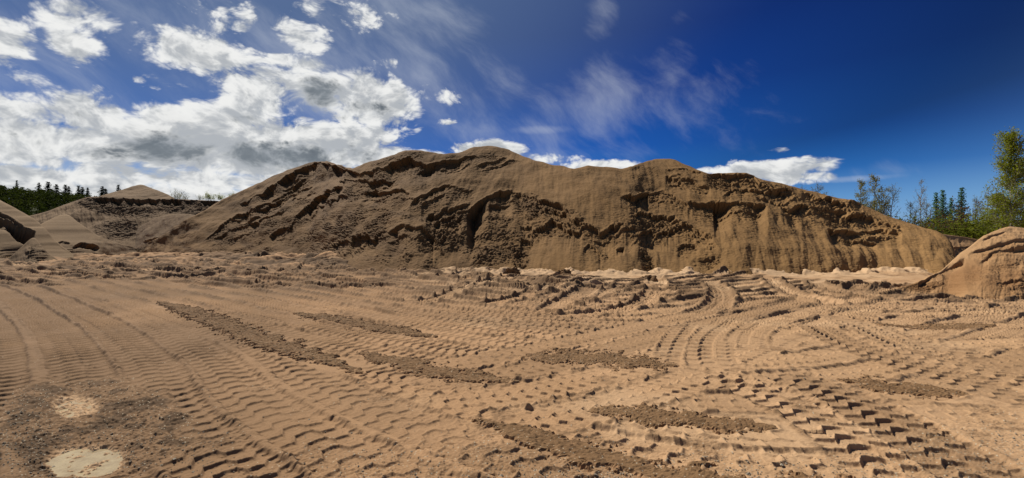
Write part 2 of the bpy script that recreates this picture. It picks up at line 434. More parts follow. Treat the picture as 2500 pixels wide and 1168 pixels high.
# ---------------- smaller heaps at the left
def simple_disp(scarps=(), rub=(), amp=.25, rill=.025, damp=(), seed=1, fx=.16, dampall=0., lowdamp=0.):
    def f(c):
        Lr = np.clip(c['L'] / np.maximum(c['Lc'][None], .3), 0, 3)
        edge = sstep(.02, .2, Lr) * sstep(1.02, .9, Lr)
        d = amp * fbm(c['X'] * fx, c['L'] * fx, 4, seed) * edge
        cr = np.zeros_like(d)
        for i, (p, dd, R, jag) in enumerate(scarps):
            o, k = scarp(c, p, dd, R, face=.22, seed=seed * 50 + i * 7, jag=jag); d += o; cr = np.maximum(cr, k)
        r = np.zeros_like(d)
        for (cx, cy, rx, ry, rot, w) in rub: r = np.maximum(r, w * blob(c, cx, cy, rx, ry, rot))
        r = np.maximum(r, cr * .5)
        d += edge * r * .6 * rubble(c, .8, seed + 70)
        d += edge * (1 - r) * rill * (fbm(c['XT'] * 1.5, c['L'] * .18, 4, seed + 31) + .5 * ridged(c['XT'] * 3, c['L'] * .3, 2, seed + 33))
        dm = np.clip(r + dampall, 0, .9)
        for (cx, cy, rx, ry, rot, w) in damp: dm = np.maximum(dm, w * blob(c, cx, cy, rx, ry, rot))
        return d, dict(damp=dm, pale=.3 * sstep(.6, 1., Lr) * (1 - dm))
    return f

fan = slope_mesh('sand_fan', M_LEFT, [(270, 592), (282, 588), (300, 577), (330, 560), (383, 531), (410, 525), (433, 522), (466, 524), (500, 528), (560, 545)],
                 [(270, 603), (300, 607), (350, 612), (480, 624), (560, 627)], slope=.46, px_step=1.6, nfront=160, nback=20, rnd_k=.8,
                 disp=simple_disp(amp=.12, scarps=[([(345, 592), (360, 586), (395, 578), (430, 568), (455, 563)], .35, 2.2, .3)], rub=[(420, 590, 60, 20, -10, .25)], seed=2))
tag(fan, 'smooth low sand fan at the left foot of the great pile', 'sand heap')
heap2 = slope_mesh('sand_heap', M_LEFT, [(70, 575), (90, 556), (103, 546), (125, 535), (140, 527), (153, 524), (164, 523), (174, 529), (192, 545), (215, 560), (238, 575), (262, 585), (282, 592), (300, 597), (325, 604), (345, 614)],
                   [(70, 640), (150, 636), (230, 632), (300, 624), (345, 618)], slope=.5, px_step=1.5, nfront=170, nback=25, rnd_k=.7,
                   disp=simple_disp([([(130, 600), (150, 592), (170, 598)], .3, 1.2, .3), ([(175, 604), (200, 598), (225, 602), (240, 608)], .5, 1.2, .3)], [(150, 615, 60, 14, 0, .4)], seed=3, amp=.2))
tag(heap2, 'sharp ridged sand heap with one pointed peak, between dark hollow and terrace', 'sand heap')
heap1 = slope_mesh('sand_heap', M_LEFT, [(-260, 470), (-150, 455), (-60, 462), (0, 488), (16, 498), (55, 519), (82, 534), (100, 548), (120, 572), (150, 600), (180, 622)],
                   [(-260, 648), (0, 644), (90, 640), (180, 636)], slope=.62, px_step=1.5, nfront=200, nback=25, rnd_k=.7,
                   disp=simple_disp([([(-140, 540), (-40, 528), (0, 528), (25, 540), (50, 552), (72, 562), (86, 567)], 2.2, 3.2, .15), ([(-20, 512), (20, 530), (60, 556)], .3, 1., .3)],
                                    [(40, 615, 60, 20, 0, .5)], seed=4, amp=.3))
tag(heap1, 'dark hollowed sand heap cut off by the left edge of the photo', 'sand heap')
lump = slope_mesh('sand_heap', M_LEFT, [(20, 632), (50, 606), (66, 590), (80, 580), (88, 582), (100, 600), (118, 618), (140, 634)],
                  [(20, 648), (80, 650), (140, 646)], slope=.6, px_step=1.2, nfront=80, nback=20, rnd_k=.4, disp=simple_disp([], [(90, 620, 30, 25, 0, .5)], seed=5, amp=.2))
tag(lump, 'small pointed spill of sand in front of the dark hollow at the far left', 'sand heap')
terr = slope_mesh('terrace', M_FAR, [(20, 552), (62, 530), (101, 521), (120, 515), (137, 508), (175, 494), (208, 483), (225, 480), (270, 481), (329, 482), (380, 484), (427, 486), (480, 489), (537, 492), (620, 494), (720, 498)],
                  [(20, 610), (720, 610)], slope=.62, px_step=1.5, nfront=220, nback=20, back=.0, back_run=70., rnd_k=.3,
                  disp=simple_disp([([(205, 486), (225, 484), (270, 484), (330, 486), (427, 490), (540, 496), (620, 498)], 1.3, 4., .6)],
                                   [(280, 505, 110, 26, 10, .9), (450, 505, 110, 24, 4, .7), (290, 560, 60, 25, 0, .5)], seed=6, amp=.7, fx=.07, rill=.15))
tag(terr, kind='structure')
mound = slope_mesh('sand_mound', M_FAR, [(225, 490), (250, 478), (275, 470), (301, 463), (325, 455), (342, 451), (351, 452), (367, 459), (397, 470), (415, 478), (432, 490)],
                   [(225, 92), (432, 92)], base_depth=True, slope=.45, px_step=1.2, nfront=90, nback=20, z0=8.6, rnd_k=.5, disp=simple_disp(seed=7, amp=.25))
tag(mound, 'far low mound of sand on top of the terrace at the left', 'sand mound')

# ---------------- right side
berm = slope_mesh('embankment', M_RIGHT, [(2180, 600), (2230, 580), (2285, 570), (2307, 573), (2350, 578), (2389, 585), (2450, 588), (2600, 590), (2760, 598)],
                  [(2180, 650), (2250, 650), (2330, 645), (2400, 640), (2760, 650)], slope=.34, px_step=2., nfront=90, nback=20, rnd_k=.3,
                  disp=simple_disp([([(2290, 606), (2340, 604), (2380, 604), (2450, 606)], .08, 3., .2)], seed=8, amp=.15))
tag(berm, kind='structure')
def right_disp(c):
    Lr = np.clip(c['L'] / np.maximum(c['Lc'][None], .3), 0, 3)
    edge = sstep(.02, .2, Lr) * sstep(1.02, .93, Lr)
    hf = np.clip(c['Lc'] / 2.6, .12, 1)[None]
    d = .10 * fbm(c['X'] * .5, c['L'] * .5, 4, 9) * edge * hf
    cr = np.zeros_like(d)
    for i, (p, dd, R, jag) in enumerate([([(2240, 694), (2285, 678), (2310, 655), (2335, 640), (2356, 632)], .42, .7, .14),
                                         ([(2365, 622), (2400, 610), (2440, 598), (2500, 590), (2620, 580)], .17, .6, .12),
                                         ([(2400, 585), (2425, 578), (2455, 568)], .06, .3, .1),
                                         ([(2390, 640), (2440, 612), (2500, 606), (2620, 600)], .14, .6, .2),
                                         ([(2430, 700), (2470, 690), (2520, 694), (2620, 690)], .13, .5, .3)]):
        o, k = scarp(c, p, dd, R, face=.1, seed=300 + i * 7, jag=jag * .5, lip=.02, fine=.5); d += o * hf; cr = np.maximum(cr, k * min(1, dd / .2))
    r = np.zeros_like(d)
    for (cx, cy, rx, ry, rot, w) in [(2360, 690, 60, 30, -20, .5), (2430, 660, 70, 14, -12, .35), (2480, 700, 70, 22, 0, .5), (2440, 615, 60, 16, -15, .35), (2250, 702, 60, 12, 0, .7)]:
        r = np.maximum(r, w * blob(c, cx, cy, rx, ry, rot))
    rr = np.maximum(r, cr * .5)
    d += edge * cones(c, 11, 2240, 2640, ([2240, 2640], [655, 620]), .11, .75, 17) * hf
    skirt = sstep(.4, .05, Lr + .12 * fbm(c['X'] * 1.5, c['L'] * 1.5, 3, 94))
    rr = np.maximum(rr, .35 * skirt)
    d += edge * rr * .11 * rubble(c, .16, 95) * hf + edge * rr * .05 * rubble(c, .06, 93)
    d += edge * (1 - rr) * (.018 * fbm(c['XT'] * 3, c['L'] * .6, 4, 96) + .012 * ridged(c['XT'] * 6, c['L'] * .9, 3, 97))
    d += edge * .016 * ridged(c['XT'] * .7 + 3, c['Z'] * 5.5 + .5 * c['XT'], 3, 99, .6)
    d += .006 * fbm(c['X'] * 25, c['L'] * 25, 2, 98)
    dm = np.clip(rr * 1.1, 0, .8)
    for (cx, cy, rx, ry, rot, w) in [(2350, 680, 70, 40, -25, .75), (2470, 690, 90, 32, -5, .7)]: dm = np.maximum(dm, w * blob(c, cx, cy, rx, ry, rot))
    return d, dict(damp=dm, pale=.5 * sstep(.5, 1., Lr) * (1 - dm))
rheap = slope_mesh('sand_heap', M_RIGHT, [(2150, 712), (2188, 704), (2220, 696), (2250, 686), (2275, 676), (2299, 662), (2316, 644), (2335, 628), (2354, 613), (2372, 599), (2389, 586), (2407, 575), (2425, 566), (2445, 558), (2464, 554),
                   (2480, 555), (2500, 558), (2560, 575), (2640, 610), (2720, 660), (2790, 715)],
                   [(2150, 715), (2250, 716), (2320, 718), (2370, 725), (2430, 728), (2500, 730), (2790, 722)], slope=.5, px_step=1.4, nfront=300, nback=40, back=.6, rnd_k=.35, disp=right_disp)
tag(rheap, 'orange layered sand heap beside the camera at the right, with crumbling ledges', 'sand heap')
print('heaps', time.time() - T0)

# ------------------------------------------------------------------ ground with wheel tracks
def rows_depth():
    y = np.concatenate([np.arange(1168 + 260, 744, -.75)])
    d = list(depth_at(y))
    while d[-1] < 24: d.append(d[-1] + .05)
    while d[-1] < 48: d.append(d[-1] + .105)
    while d[-1] < 3000: d.append(d[-1] * 1.06)
    return np.array(d)
RD = rows_depth()
SX = np.arange(-1.42, 1.4201, 2.0 / F); EX = np.array([1.424, 1.44, 1.47, 1.52, 1.6, 1.75, 2., 2.5, 3.5, 6., 12., 30.]); SX = np.r_[-EX[::-1], SX, EX]
GXX = RD[:, None] * SX[None]; GYY = np.repeat(RD[:, None], len(SX), 1)
PXg = CX + F * SX[None] + 0 * GYY; PYg = CY + HC * F / GYY
def undul(x, y):
    return .035 * fbm(x * .22, y * .22, 3, 40) + .012 * fbm(x * 1.1, y * 1.1, 3, 44)
FARM = GYY > 60
H = undul(GXX, GYY) * np.where(FARM, 0, 1)
near = ~FARM[:, 0]; nr_ = int(near.sum())
damp_shade_g = np.zeros_like(H); paleg = np.zeros_like(H); speck = np.zeros_like(H)
edgy = np.zeros_like(H)

def gblob(cx, cy, rx, ry):
    return np.clip(1.3 - ((PXg - cx) / rx) ** 2 - ((PYg - cy) / ry) ** 2, 0, 1)

# churned ground at the foot of the piles (before the tracks, so that tracks roll over it)
xx, yy = GXX[:nr_], GYY[:nr_]
def rough_zone(mask, amp, sx, sy, seed):
    H[:nr_] += mask[:nr_] * amp * (ridged(xx * sx, yy * sy, 3, seed, .45) - .25)
wob = 12 * fbm(GXX * .3, np.minimum(GYY, 60) * .3, 2, 50)
zoneL = sstep(690, 650, PYg + wob) * sstep(1180, 900, PXg) * sstep(40, 34, GYY)
zoneR = sstep(742, 700, PYg + wob) * sstep(900, 1100, PXg) * sstep(2320, 2200, PXg)
heavy = np.maximum(gblob(1340, 700, 130, 26), np.maximum(gblob(1180, 690, 120, 18), gblob(2150, 705, 130, 16)))
rough_zone(zoneL, .30, .16, .75, 51)
rough_zone(zoneR, .05, .35, .6, 52)
rough_zone(heavy, .16, .34, .5, 53)
H[:nr_] += (zoneR * sstep(682, 668, PYg))[:nr_] * .10 * np.clip(fbm(xx * .5, yy * .5, 3, 54), 0, 2) * (PXg[:nr_] > 1650)
apron = np.exp(-((yy - 21.7) / 1.0) ** 2) * (.18 + .95 * np.clip(ridged(xx * .7, yy * .5, 4, 151) - .25, 0, 1.2)) * sstep(980, 1120, PXg[:nr_]) * sstep(2330, 2250, PXg[:nr_])
H[:nr_] += .24 * apron
paleg[:nr_] = np.maximum(paleg[:nr_], sstep(.1, .5, apron))
apl = np.exp(-((yy - 30 - 8 * sstep(900, 450, PXg[:nr_])) / 2.2) ** 2) * np.clip(ridged(xx * .25, yy * .3, 3, 152) - .1, 0, 1.2) * sstep(1000, 850, PXg[:nr_])
H[:nr_] += .42 * apl
paleg = np.maximum(paleg, zoneR * sstep(.0, .5, .35 + fbm(GXX * .35, np.minimum(GYY, 60) * .5, 3, 55)) * .9)
paleg = np.maximum(paleg, .75 * zoneL * sstep(.25, .6, fbm(GXX * .12, np.minimum(GYY, 60) * .5, 3, 56)))
damp_shade_g = np.maximum(damp_shade_g, .9 * zoneL * sstep(-.35, .3, fbm(GXX * .15, np.minimum(GYY, 60) * .4, 3, 57)))  # shadows of the far-left ruts, painted into the soil colour
damp_shade_g = np.maximum(damp_shade_g, .8 * heavy * sstep(-.1, .4, fbm(GXX * .6, np.minimum(GYY, 60) * .6, 3, 58)))
damp_shade_g = np.maximum(damp_shade_g, .75 * gblob(1690, 708, 75, 24) * sstep(-.3, .2, fbm(GXX * .6, np.minimum(GYY, 60) * .6, 3, 59)))

def world_path(pts): return resample(spline([on_ground(*p) for p in pts], 12), .3)
def offset(P, o):
    t = np.gradient(P, axis=0); t /= np.linalg.norm(t, axis=1, keepdims=True) + 1e-9
    return P + np.stack([-t[:, 1], t[:, 0]], -1) * o

STRIPS = [
    ([(385, 735), (470, 762), (560, 795), (700, 845), (800, 878), (900, 908)], .36, 'long dark strip of loose soil slanting across the left wheel tracks', .06, 1),
    ([(870, 856), (960, 875), (1060, 898), (1160, 918), (1270, 930)], .3, 'dark crumbly strip of loose soil in the middle, between flat zigzag tracks', .05, 2),
    ([(715, 764), (800, 775), (890, 790), (980, 806), (1070, 820)], .36, 'thin brown strip of loose soil behind the middle tracks, tapering to the right', .04, 3),
    ([(1270, 872), (1400, 868), (1500, 872), (1570, 884), (1660, 888)], .46, 'wide flat patch of loose brown soil left of the short upright track prints', .04, 4),
    ([(1425, 1000), (1530, 1002), (1640, 1012), (1760, 1030), (1900, 1046)], .25, 'dark leaf shaped strip of loose soil with lug notches along its front edge', .05, 5),
    ([(1150, 1024), (1260, 1050), (1390, 1090), (1520, 1130), (1660, 1165), (1820, 1190), (2050, 1200), (2300, 1195)], .25, 'broad stony dark strip running out at the bottom edge of the photo', .06, 6),
    ([(2040, 920), (2120, 930), (2220, 944), (2370, 962)], .34, 'brown speckled strip of loose soil at the right behind deep zigzag prints', .04, 7),
    ([(2130, 790), (2240, 798), (2340, 796), (2430, 790)], .3, 'low brown strip of loose soil in front of the right heap', .03, 8),
]
def tread(s, t, w, pitch, seed, zamp=1.):
    """height of the sand in a wheel print: thin raised zigzag ridges between flat lug pads, lug holes at the shoulders"""
    u = t / w
    s = s + .018 * fbm(s * 1.3, t * 3, 2, seed)
    KU = np.array([-.5, -.27, -.20, -.02, .05, .12, .30, .37, .5]); KZ = np.array([.0, .02, .125, .14, .13, .03, .01, .09, .10]) * (pitch / .25) * zamp
    zig = np.interp(u, KU, KZ); sl_ = np.diff(KZ) / (np.diff(KU) * w)
    zp = sl_[np.clip(np.searchsorted(KU, u) - 1, 0, len(sl_) - 1)]
    q = (s + zig) / pitch
    f = q - np.floor(q)
    ds = np.abs(f - .5) * pitch / np.sqrt(1 + zp * zp)
    st = np.interp(u, [-.5, -.30, -.20, -.02, .02, .22, .34, .5], [.85, .9, 1.25, 1., .9, 1.1, .7, .9])
    rid = np.exp(-(ds / (.0155 * max(1, pitch / .21))) ** 2) * st
    pad = (np.abs(f - .5) - .25) * .0 + (.5 - f) * .0065 * np.where(np.abs(u) < .4, 1, .5) * pitch / .25          # pads tip slightly
    q2 = (s * 1. + .3 * pitch) / pitch; f2 = q2 - np.floor(q2)
    mid = np.exp(-((u - .06) * w / .013) ** 2) * (np.abs(f2 - .5) < .28) * .8
    return rid, mid, pad, f

def lay(P, w=.62, pitch=.3, h=.022, sink=.02, berm_h=.022, seed=0, ends=1.5, strength=1., flat=False, zamp=1., tone=None):
    if tone is None: tone = .42 * ((seed * .37) % 1.) ** 1.5
    seg = np.diff(P, axis=0); ln = np.hypot(seg[:, 0], seg[:, 1]); s0 = np.r_[0, np.cumsum(ln)]
    total = s0[-1]; half = w / 2; reach = half + .14
    # nearest-segment distance fields on the touched window only
    SD = {}
    lo_y, hi_y = P[:, 1].min() - reach, P[:, 1].max() + reach
    r0 = np.searchsorted(RD, lo_y); r1 = np.searchsorted(RD, min(hi_y, 46.))
    if r1 <= r0: return
    best = np.full((r1 - r0, len(SX)), 9., np.float32); bs = np.zeros_like(best); bt = np.zeros_like(best)
    for i in range(len(seg)):
        a, b = P[i], P[i + 1]
        y0, y1 = min(a[1], b[1]) - reach, max(a[1], b[1]) + reach
        i0 = max(np.searchsorted(RD, y0), r0); i1 = min(np.searchsorted(RD, y1), r1)
        if i1 <= i0 or y1 < RD[0]: continue
        x0, x1 = min(a[0], b[0]) - reach, max(a[0], b[0]) + reach
        ya, yb = RD[i0], RD[i1 - 1]
        smin = min(x0 / ya, x0 / yb); smax = max(x1 / ya, x1 / yb)
        j0 = max(np.searchsorted(SX, smin), 0); j1 = min(np.searchsorted(SX, smax), len(SX))
        if j1 <= j0: continue
        gx = GXX[i0:i1, j0:j1] - a[0]; gy = GYY[i0:i1, j0:j1] - a[1]
        d = seg[i] / max(ln[i], 1e-6)
        al = gx * d[0] + gy * d[1]; pe = -gx * d[1] + gy * d[0]
        over = np.maximum(np.maximum(-al, al - ln[i]), 0)
        dist = np.hypot(over, pe)
        sl = (slice(i0 - r0, i1 - r0), slice(j0, j1))
        k = dist < best[sl]
        best[sl] = np.where(k, dist, best[sl]); bs[sl] = np.where(k, s0[i] + np.clip(al, -.0, ln[i]), bs[sl]); bt[sl] = np.where(k, pe, bt[sl])
    idx = np.where(best < reach)
    if not len(idx[0]): return
    s, t = bs[idx].astype(float), bt[idx].astype(float)
    gi = (idx[0] + r0, idx[1])
    gx, gy = GXX[gi], GYY[gi]
    endf = sstep(0, ends, s) * sstep(0, ends, total - s)
    tj = t + .025 * fbm(gx * 1.5, gy * 1.5, 3, seed + 7) + .01 * fbm(gx * 9, gy * 9, 2, seed + 8)
    m = sstep(half + .015, half - .03, np.abs(tj))
    rid, mid, pad, f = tread(s, np.clip(t, -half, half), w, pitch, seed, zamp)
    worn = np.clip(.95 + .55 * fbm(gx * .55, gy * .55, 3, seed + 11), .2, 1.2)
    und = HB[gi]
    far_boost = 1 + .8 * sstep(5.5, 13, gy)
    pr = und - sink * far_boost + 1.2 * h * worn * far_boost * (rid + mid * .35) + pad * worn * far_boost
    pr += .0022 * fbm(gx * 14, gy * 14, 2, 99)
    a = m * endf * strength
    Hn = H[gi] * (1 - a) + pr * a
    if flat:
        a = m * endf; H[gi] = H[gi] * (1 - a) + (und - .022) * a; return
    # pushed-up edges, scalloped by the shoulder lugs
    fq = sstep(9, 14, gy)
    e = np.exp(-((np.abs(tj) - half - .02) / (.035 * (1 + 2.4 * fq))) ** 2) * endf
    fe = sstep(6, 10, gy); sc = (.35 + .65 * (np.abs(f - .5) < .3)) * (1 - fe) + .85 * fe
    lump_ = np.clip(.55 + 1.1 * fbm(gx * 2.2, gy * 2.2, 3, seed + 17), 0, 1.8) * (1 - fq) + fq * np.clip(.7 + .7 * fbm(gx * .5, gy * .6, 2, seed + 19), .05, 1.3)
    Hn += e * berm_h * sc * lump_ * strength * (1 + .15 * fq) * np.where(berm_h < .05, 1 + 1.9 * sstep(7, 13, gy), 1.)
    hole = np.exp(-((np.abs(t) - half + .025) / .03) ** 2) * (np.abs(f - .5) > .34) * endf * (1 - fq)
    Hn -= hole * .010 * worn * strength
    TONE[gi] = TONE[gi] * (1 - m * endf) + m * endf * tone; TONE[gi] = np.maximum(TONE[gi], (.5 + .4 * fq) * np.clip(e * lump_ * 1.3, 0, 1) * sstep(.1, .6, fbm(gx * .4, gy * .4, 2, seed + 23) + .45 + .3 * fq))  # random track tone and loose crumbs; edges also carry painted rut shade
    H[gi] = np.minimum(Hn, und + .05 + .12 * fq)
    speck_keep = None

HB = undul(GXX, GYY) + .85 * (H - undul(GXX, GYY))
TONE = np.zeros_like(H)
rt = random.Random(4)
A0 = world_path([(-260, 664), (-60, 668), (200, 684), (450, 737), (700, 812), (900, 900), (1150, 988), (1400, 1060), (1700, 1120), (2000, 1150), (2400, 1160)])
B0 = world_path([(420, 668), (640, 695), (1000, 745), (1450, 788), (1750, 775), (2050, 732), (2260, 700)])
C0 = world_path([(900, 1010), (1250, 960), (1480, 910), (1660, 855), (1850, 795), (2050, 742), (2240, 703)])
TR = []
for k in range(-13, 9):                      # the long sweep from the far left to the near right
    o = k * .7 + rt.uniform(-.07, .07)
    TR.append((offset(A0, -o), dict(zamp=(1. if k < 4 else .6), berm_h=.020, h=.018 + .005 * rt.random(), pitch=rt.choice([.22, .235, .25]) + (.05 if k < 0 else 0) - (.03 if k > 3 else 0))))
for k in range(-6, 11):                       # bows across the middle distance
    TR.append((offset(B0, k * .72 + rt.uniform(-.07, .07)), dict(h=.022, pitch=rt.choice([.16, .175, .19]), zamp=.75)))
for k in (-1, 0, 1, 2): TR.append((offset(C0, k * .76), dict(h=.022, pitch=.18, zamp=.8)))
def T(pts, **k): TR.append((world_path(pts), k))
T([(1700, 788), (1668, 840), (1650, 910)], h=.022, pitch=.24, w=.7, ends=.3); T([(1800, 780), (1745, 820), (1735, 870), (1760, 905)], h=.024, pitch=.24, w=.7, ends=.3)
T([(1860, 790), (1830, 815), (1822, 845)], h=.02, pitch=.16, ends=.3)
T([(1690, 905), (1850, 948), (2000, 1020), (2130, 1110), (2240, 1220)], h=.03, pitch=.215, w=.68, sink=.02, ends=.4)
T([(1880, 900), (2030, 950), (2180, 1030), (2330, 1120), (2480, 1230)], h=.026, pitch=.215, w=.68, sink=.025, ends=.4)
T([(1985, 790), (2060, 835), (2230, 890), (2420, 950), (2620, 1010)], h=.024, pitch=.22, ends=.4)
T([(2080, 770), (2190, 820), (2350, 862), (2560, 905)], h=.024, pitch=.24, ends=.4)
T([(2000, 765), (2110, 800), (2240, 860), (2500, 930), (2700, 985)], h=.02, pitch=.22, ends=.4)
T([(2160, 812), (2300, 800), (2450, 792), (2620, 790)], h=.024, pitch=.18); T([(2100, 770), (2300, 765), (2500, 755), (2700, 750)], h=.024, pitch=.18)
T([(2250, 850), (2400, 842), (2700, 830)], h=.022, pitch=.17); T([(2300, 900), (2480, 885), (2700, 870)], h=.022, pitch=.18); T([(2100, 985), (2300, 1010), (2500, 1020), (2700, 1025)], h=.022, pitch=.18)
T([(1900, 760), (2150, 745), (2400, 752), (2700, 770)], h=.024, pitch=.18); T([(1650, 745), (1900, 722), (2150, 715)], h=.024, pitch=.18)
T([(2180, 740), (2330, 742), (2600, 738)], h=.022); T([(2120, 722), (2300, 728), (2620, 760)], h=.02)
T([(1600, 676), (1606, 700), (1575, 735), (1480, 758), (1350, 772)], h=.03, w=.7, sink=.05, berm_h=.06, ends=.4)
T([(1730, 690), (1755, 705), (1760, 735), (1700, 765)], h=.026, w=.7, sink=.04, berm_h=.04, ends=.4)
T([(1130, 668), (1140, 690), (1100, 720), (1000, 740)], h=.03, w=.7, sink=.04, berm_h=.05, ends=.4)
T([(1420, 730), (1480, 712), (1550, 700), (1600, 690)], h=.026, w=.7, sink=.04, berm_h=.05, ends=.4)
T([(1330, 760), (1390, 730), (1430, 712), (1470, 690)], h=.026, w=.7, sink=.05, berm_h=.07, ends=.4)
T([(1180, 745), (1300, 720), (1400, 698), (1500, 690)], h=.026, w=.7, sink=.05, berm_h=.07, ends=.4)
T([(1880, 680), (1900, 700), (1960, 725), (2050, 745)], h=.024, w=.65, berm_h=.04, ends=.4); T([(1990, 690), (2010, 705), (2080, 722), (2200, 735)], h=.024, w=.65, berm_h=.04, ends=.4)
T([(560, 640), (640, 660), (760, 690), (900, 720)], h=.03, w=.75, sink=.05, berm_h=.07); T([(760, 648), (740, 668), (640, 690), (520, 700)], h=.03, w=.75, sink=.05, berm_h=.06)
T([(880, 664), (1000, 680), (1150, 702)], h=.03, w=.75, sink=.05, berm_h=.06); T([(300, 640), (420, 650), (620, 664)], h=.03, w=.8, sink=.06, berm_h=.08)
T([(0, 656), (200, 652), (420, 640)], h=.03, w=.8, sink=.06, berm_h=.08); T([(150, 664), (330, 660), (520, 668), (700, 690)], h=.03, w=.8, sink=.05, berm_h=.07)
T([(2060, 715), (2180, 722), (2280, 712), (2360, 704)], h=.02, w=.6, sink=.05, berm_h=.08); T([(2200, 740), (2300, 728), (2420, 722)], h=.02, w=.6, sink=.05, berm_h=.08)
for i in range(24):
    x0_ = rt.uniform(-100, 900); y0_ = rt.uniform(640, 684) + max(0, x0_ - 500) * .03; x1_ = x0_ + rt.uniform(180, 420); b_ = rt.uniform(-8, 22)
    T([(x0_, y0_), ((x0_ + x1_) / 2, y0_ + b_ * .6 + rt.uniform(-4, 4)), (x1_, max(640, y0_ + b_))], h=.03, w=rt.uniform(.7, 1.1), sink=.07, berm_h=rt.uniform(.11, .22), pitch=.3)
for i in range(7):
    x0_ = rt.uniform(1000, 1500); y0_ = rt.uniform(676, 712); x1_ = x0_ + rt.uniform(120, 260)
    T([(x0_, y0_), ((x0_ + x1_) / 2, y0_ + rt.uniform(-6, 6)), (x1_, y0_ + rt.uniform(-22, 14))], h=.03, w=.8, sink=.06, berm_h=rt.uniform(.09, .17), pitch=.24, ends=.6)
for i, (P, k) in enumerate(TR): lay(P, seed=200 + i * 5, **k)
for q_ in STRIPS: lay(world_path(q_[0]), w=q_[1] * 1.7, flat=True, ends=.6, seed=900 + q_[4])
print('tracks', len(TR), time.time() - T0)

# damp hollow with puddles at the near left, pebbly patches
xx, yy = GXX[:nr_], GYY[:nr_]
def nearf(a):
    o = np.zeros_like(H); o[:nr_] = a; return o
n1 = nearf(fbm(xx * 2.2, yy * 2.2, 4, 110)); n2 = nearf(fbm(xx * 7, yy * 7, 4, 112, .6)); n3 = nearf(fbm(xx * 26, yy * 26, 3, 114, .6))
wet = np.clip(gblob(230, 1040, 230, 120) + .35 * n1, 0, 1); wet = sstep(.0, .6, wet)
H = H * (1 - .9 * wet) + wet * (nearf(undul(xx, yy)) - .015 + .016 * n2 + .007 * n3)
pits = [(185, 985, 52, 27), (215, 1113, 88, 36)]
pitm = np.zeros_like(H)
for (a, b_, c_, d_) in pits: pitm = np.maximum(pitm, np.clip(1.6 - 1.0 * (((PXg - a) / c_) ** 2 + ((PYg - b_) / d_) ** 2) + .35 * n1, 0, 1))
POOL_Z = -.055
und0 = nearf(undul(xx, yy))
H = H * (1 - sstep(0, 1, pitm)) + sstep(0, 1, pitm) * (POOL_Z - .013 + .022 * n2 + .010 * n3 + .018 * gblob(185, 985, 60, 40))
damp_shade_g = np.maximum(damp_shade_g, np.clip(TONE, 0, .75))
damp_shade_g = np.maximum(damp_shade_g, 1. * wet * sstep(-.5, .3, n1 + .5 * n2))
damp_shade_g = np.maximum(damp_shade_g, .70 * sstep(1550, 0, PXg + 400 * nearf(fbm(xx * .3, yy * .3, 3, 117))) * (GYY < 40) * sstep(640, 700, PYg))  # darker towards the left: exposure falloff painted into the soil colour
br = np.maximum(gblob(2450, 1130, 420, 130), gblob(1250, 1150, 700, 90)); stony = np.clip(br + .4 * n1, 0, 1)
H += stony * (.004 * n2 + .003 * n3) * sstep(8, 5, GYY)
H += .0014 * n3 * (GYY < 12) + .0015 * n2 * (GYY < 30)
speck = np.clip(np.maximum(stony, .8 * wet) + gblob(60, 1060, 120, 110) * .8, 0, 1)
silt = sstep(.02, .7, pitm); damp_shade_g *= 1 - .9 * silt; paleg *= (1 - damp_shade_g); paleg = np.maximum(paleg, .75 * silt); SILT = silt
paleg = np.maximum(paleg, .55 * sstep(.1, .6, nearf(fbm(xx * .35, yy * .6, 3, 120))) * sstep(700, 1400, PXg) * (1 - damp_shade_g))
paleg = np.maximum(paleg, .32 * sstep(900, 1900, PXg) * (1 - damp_shade_g))
# orange tint keeps to the right, no far noise
FARF = GYY > 60
H[FARF] = -.02
ground = grid_mesh('ground', GXX, GYY, H, M_GROUND, dict(damp=damp_shade_g, pale=paleg, speck=speck))
tag(ground, kind='structure')
def ground_h(x, y):
    """bilinear height of the ground sheet"""
    x = np.asarray(x, float); y = np.asarray(y, float)
    i = np.clip(np.searchsorted(RD, y) - 1, 0, len(RD) - 2); fy = np.clip((y - RD[i]) / (RD[i + 1] - RD[i]), 0, 1)
    q = x / y; j = np.clip(np.searchsorted(SX, q) - 1, 0, len(SX) - 2); fx = np.clip((q - SX[j]) / (SX[j + 1] - SX[j]), 0, 1)
    return (H[i, j] * (1 - fx) + H[i, j + 1] * fx) * (1 - fy) + (H[i + 1, j] * (1 - fx) + H[i + 1, j + 1] * fx) * fy
# coarse terrain under and around everything
M_TERR, kt, bt_ = new_mat('far_soil'); bt_.inputs['Base Color'].default_value = rgb(.25, .165, .09)
tn = kt.noise(kt.n.new('ShaderNodeTexCoord').outputs['Object'], .2, 5, .6)
kt.l.new(kt.mix(kt.ss(tn, .35, .65), rgb(.24, .155, .085), rgb(.18, .115, .062)), bt_.inputs['Base Color'])
gx_, gy_ = np.meshgrid(np.linspace(-400, 400, 60), np.linspace(-200, 500, 60))
tag(grid_mesh('terrain', gx_, gy_, np.full_like(gx_, -.14), M_TERR), kind='structure')
print('ground', time.time() - T0)

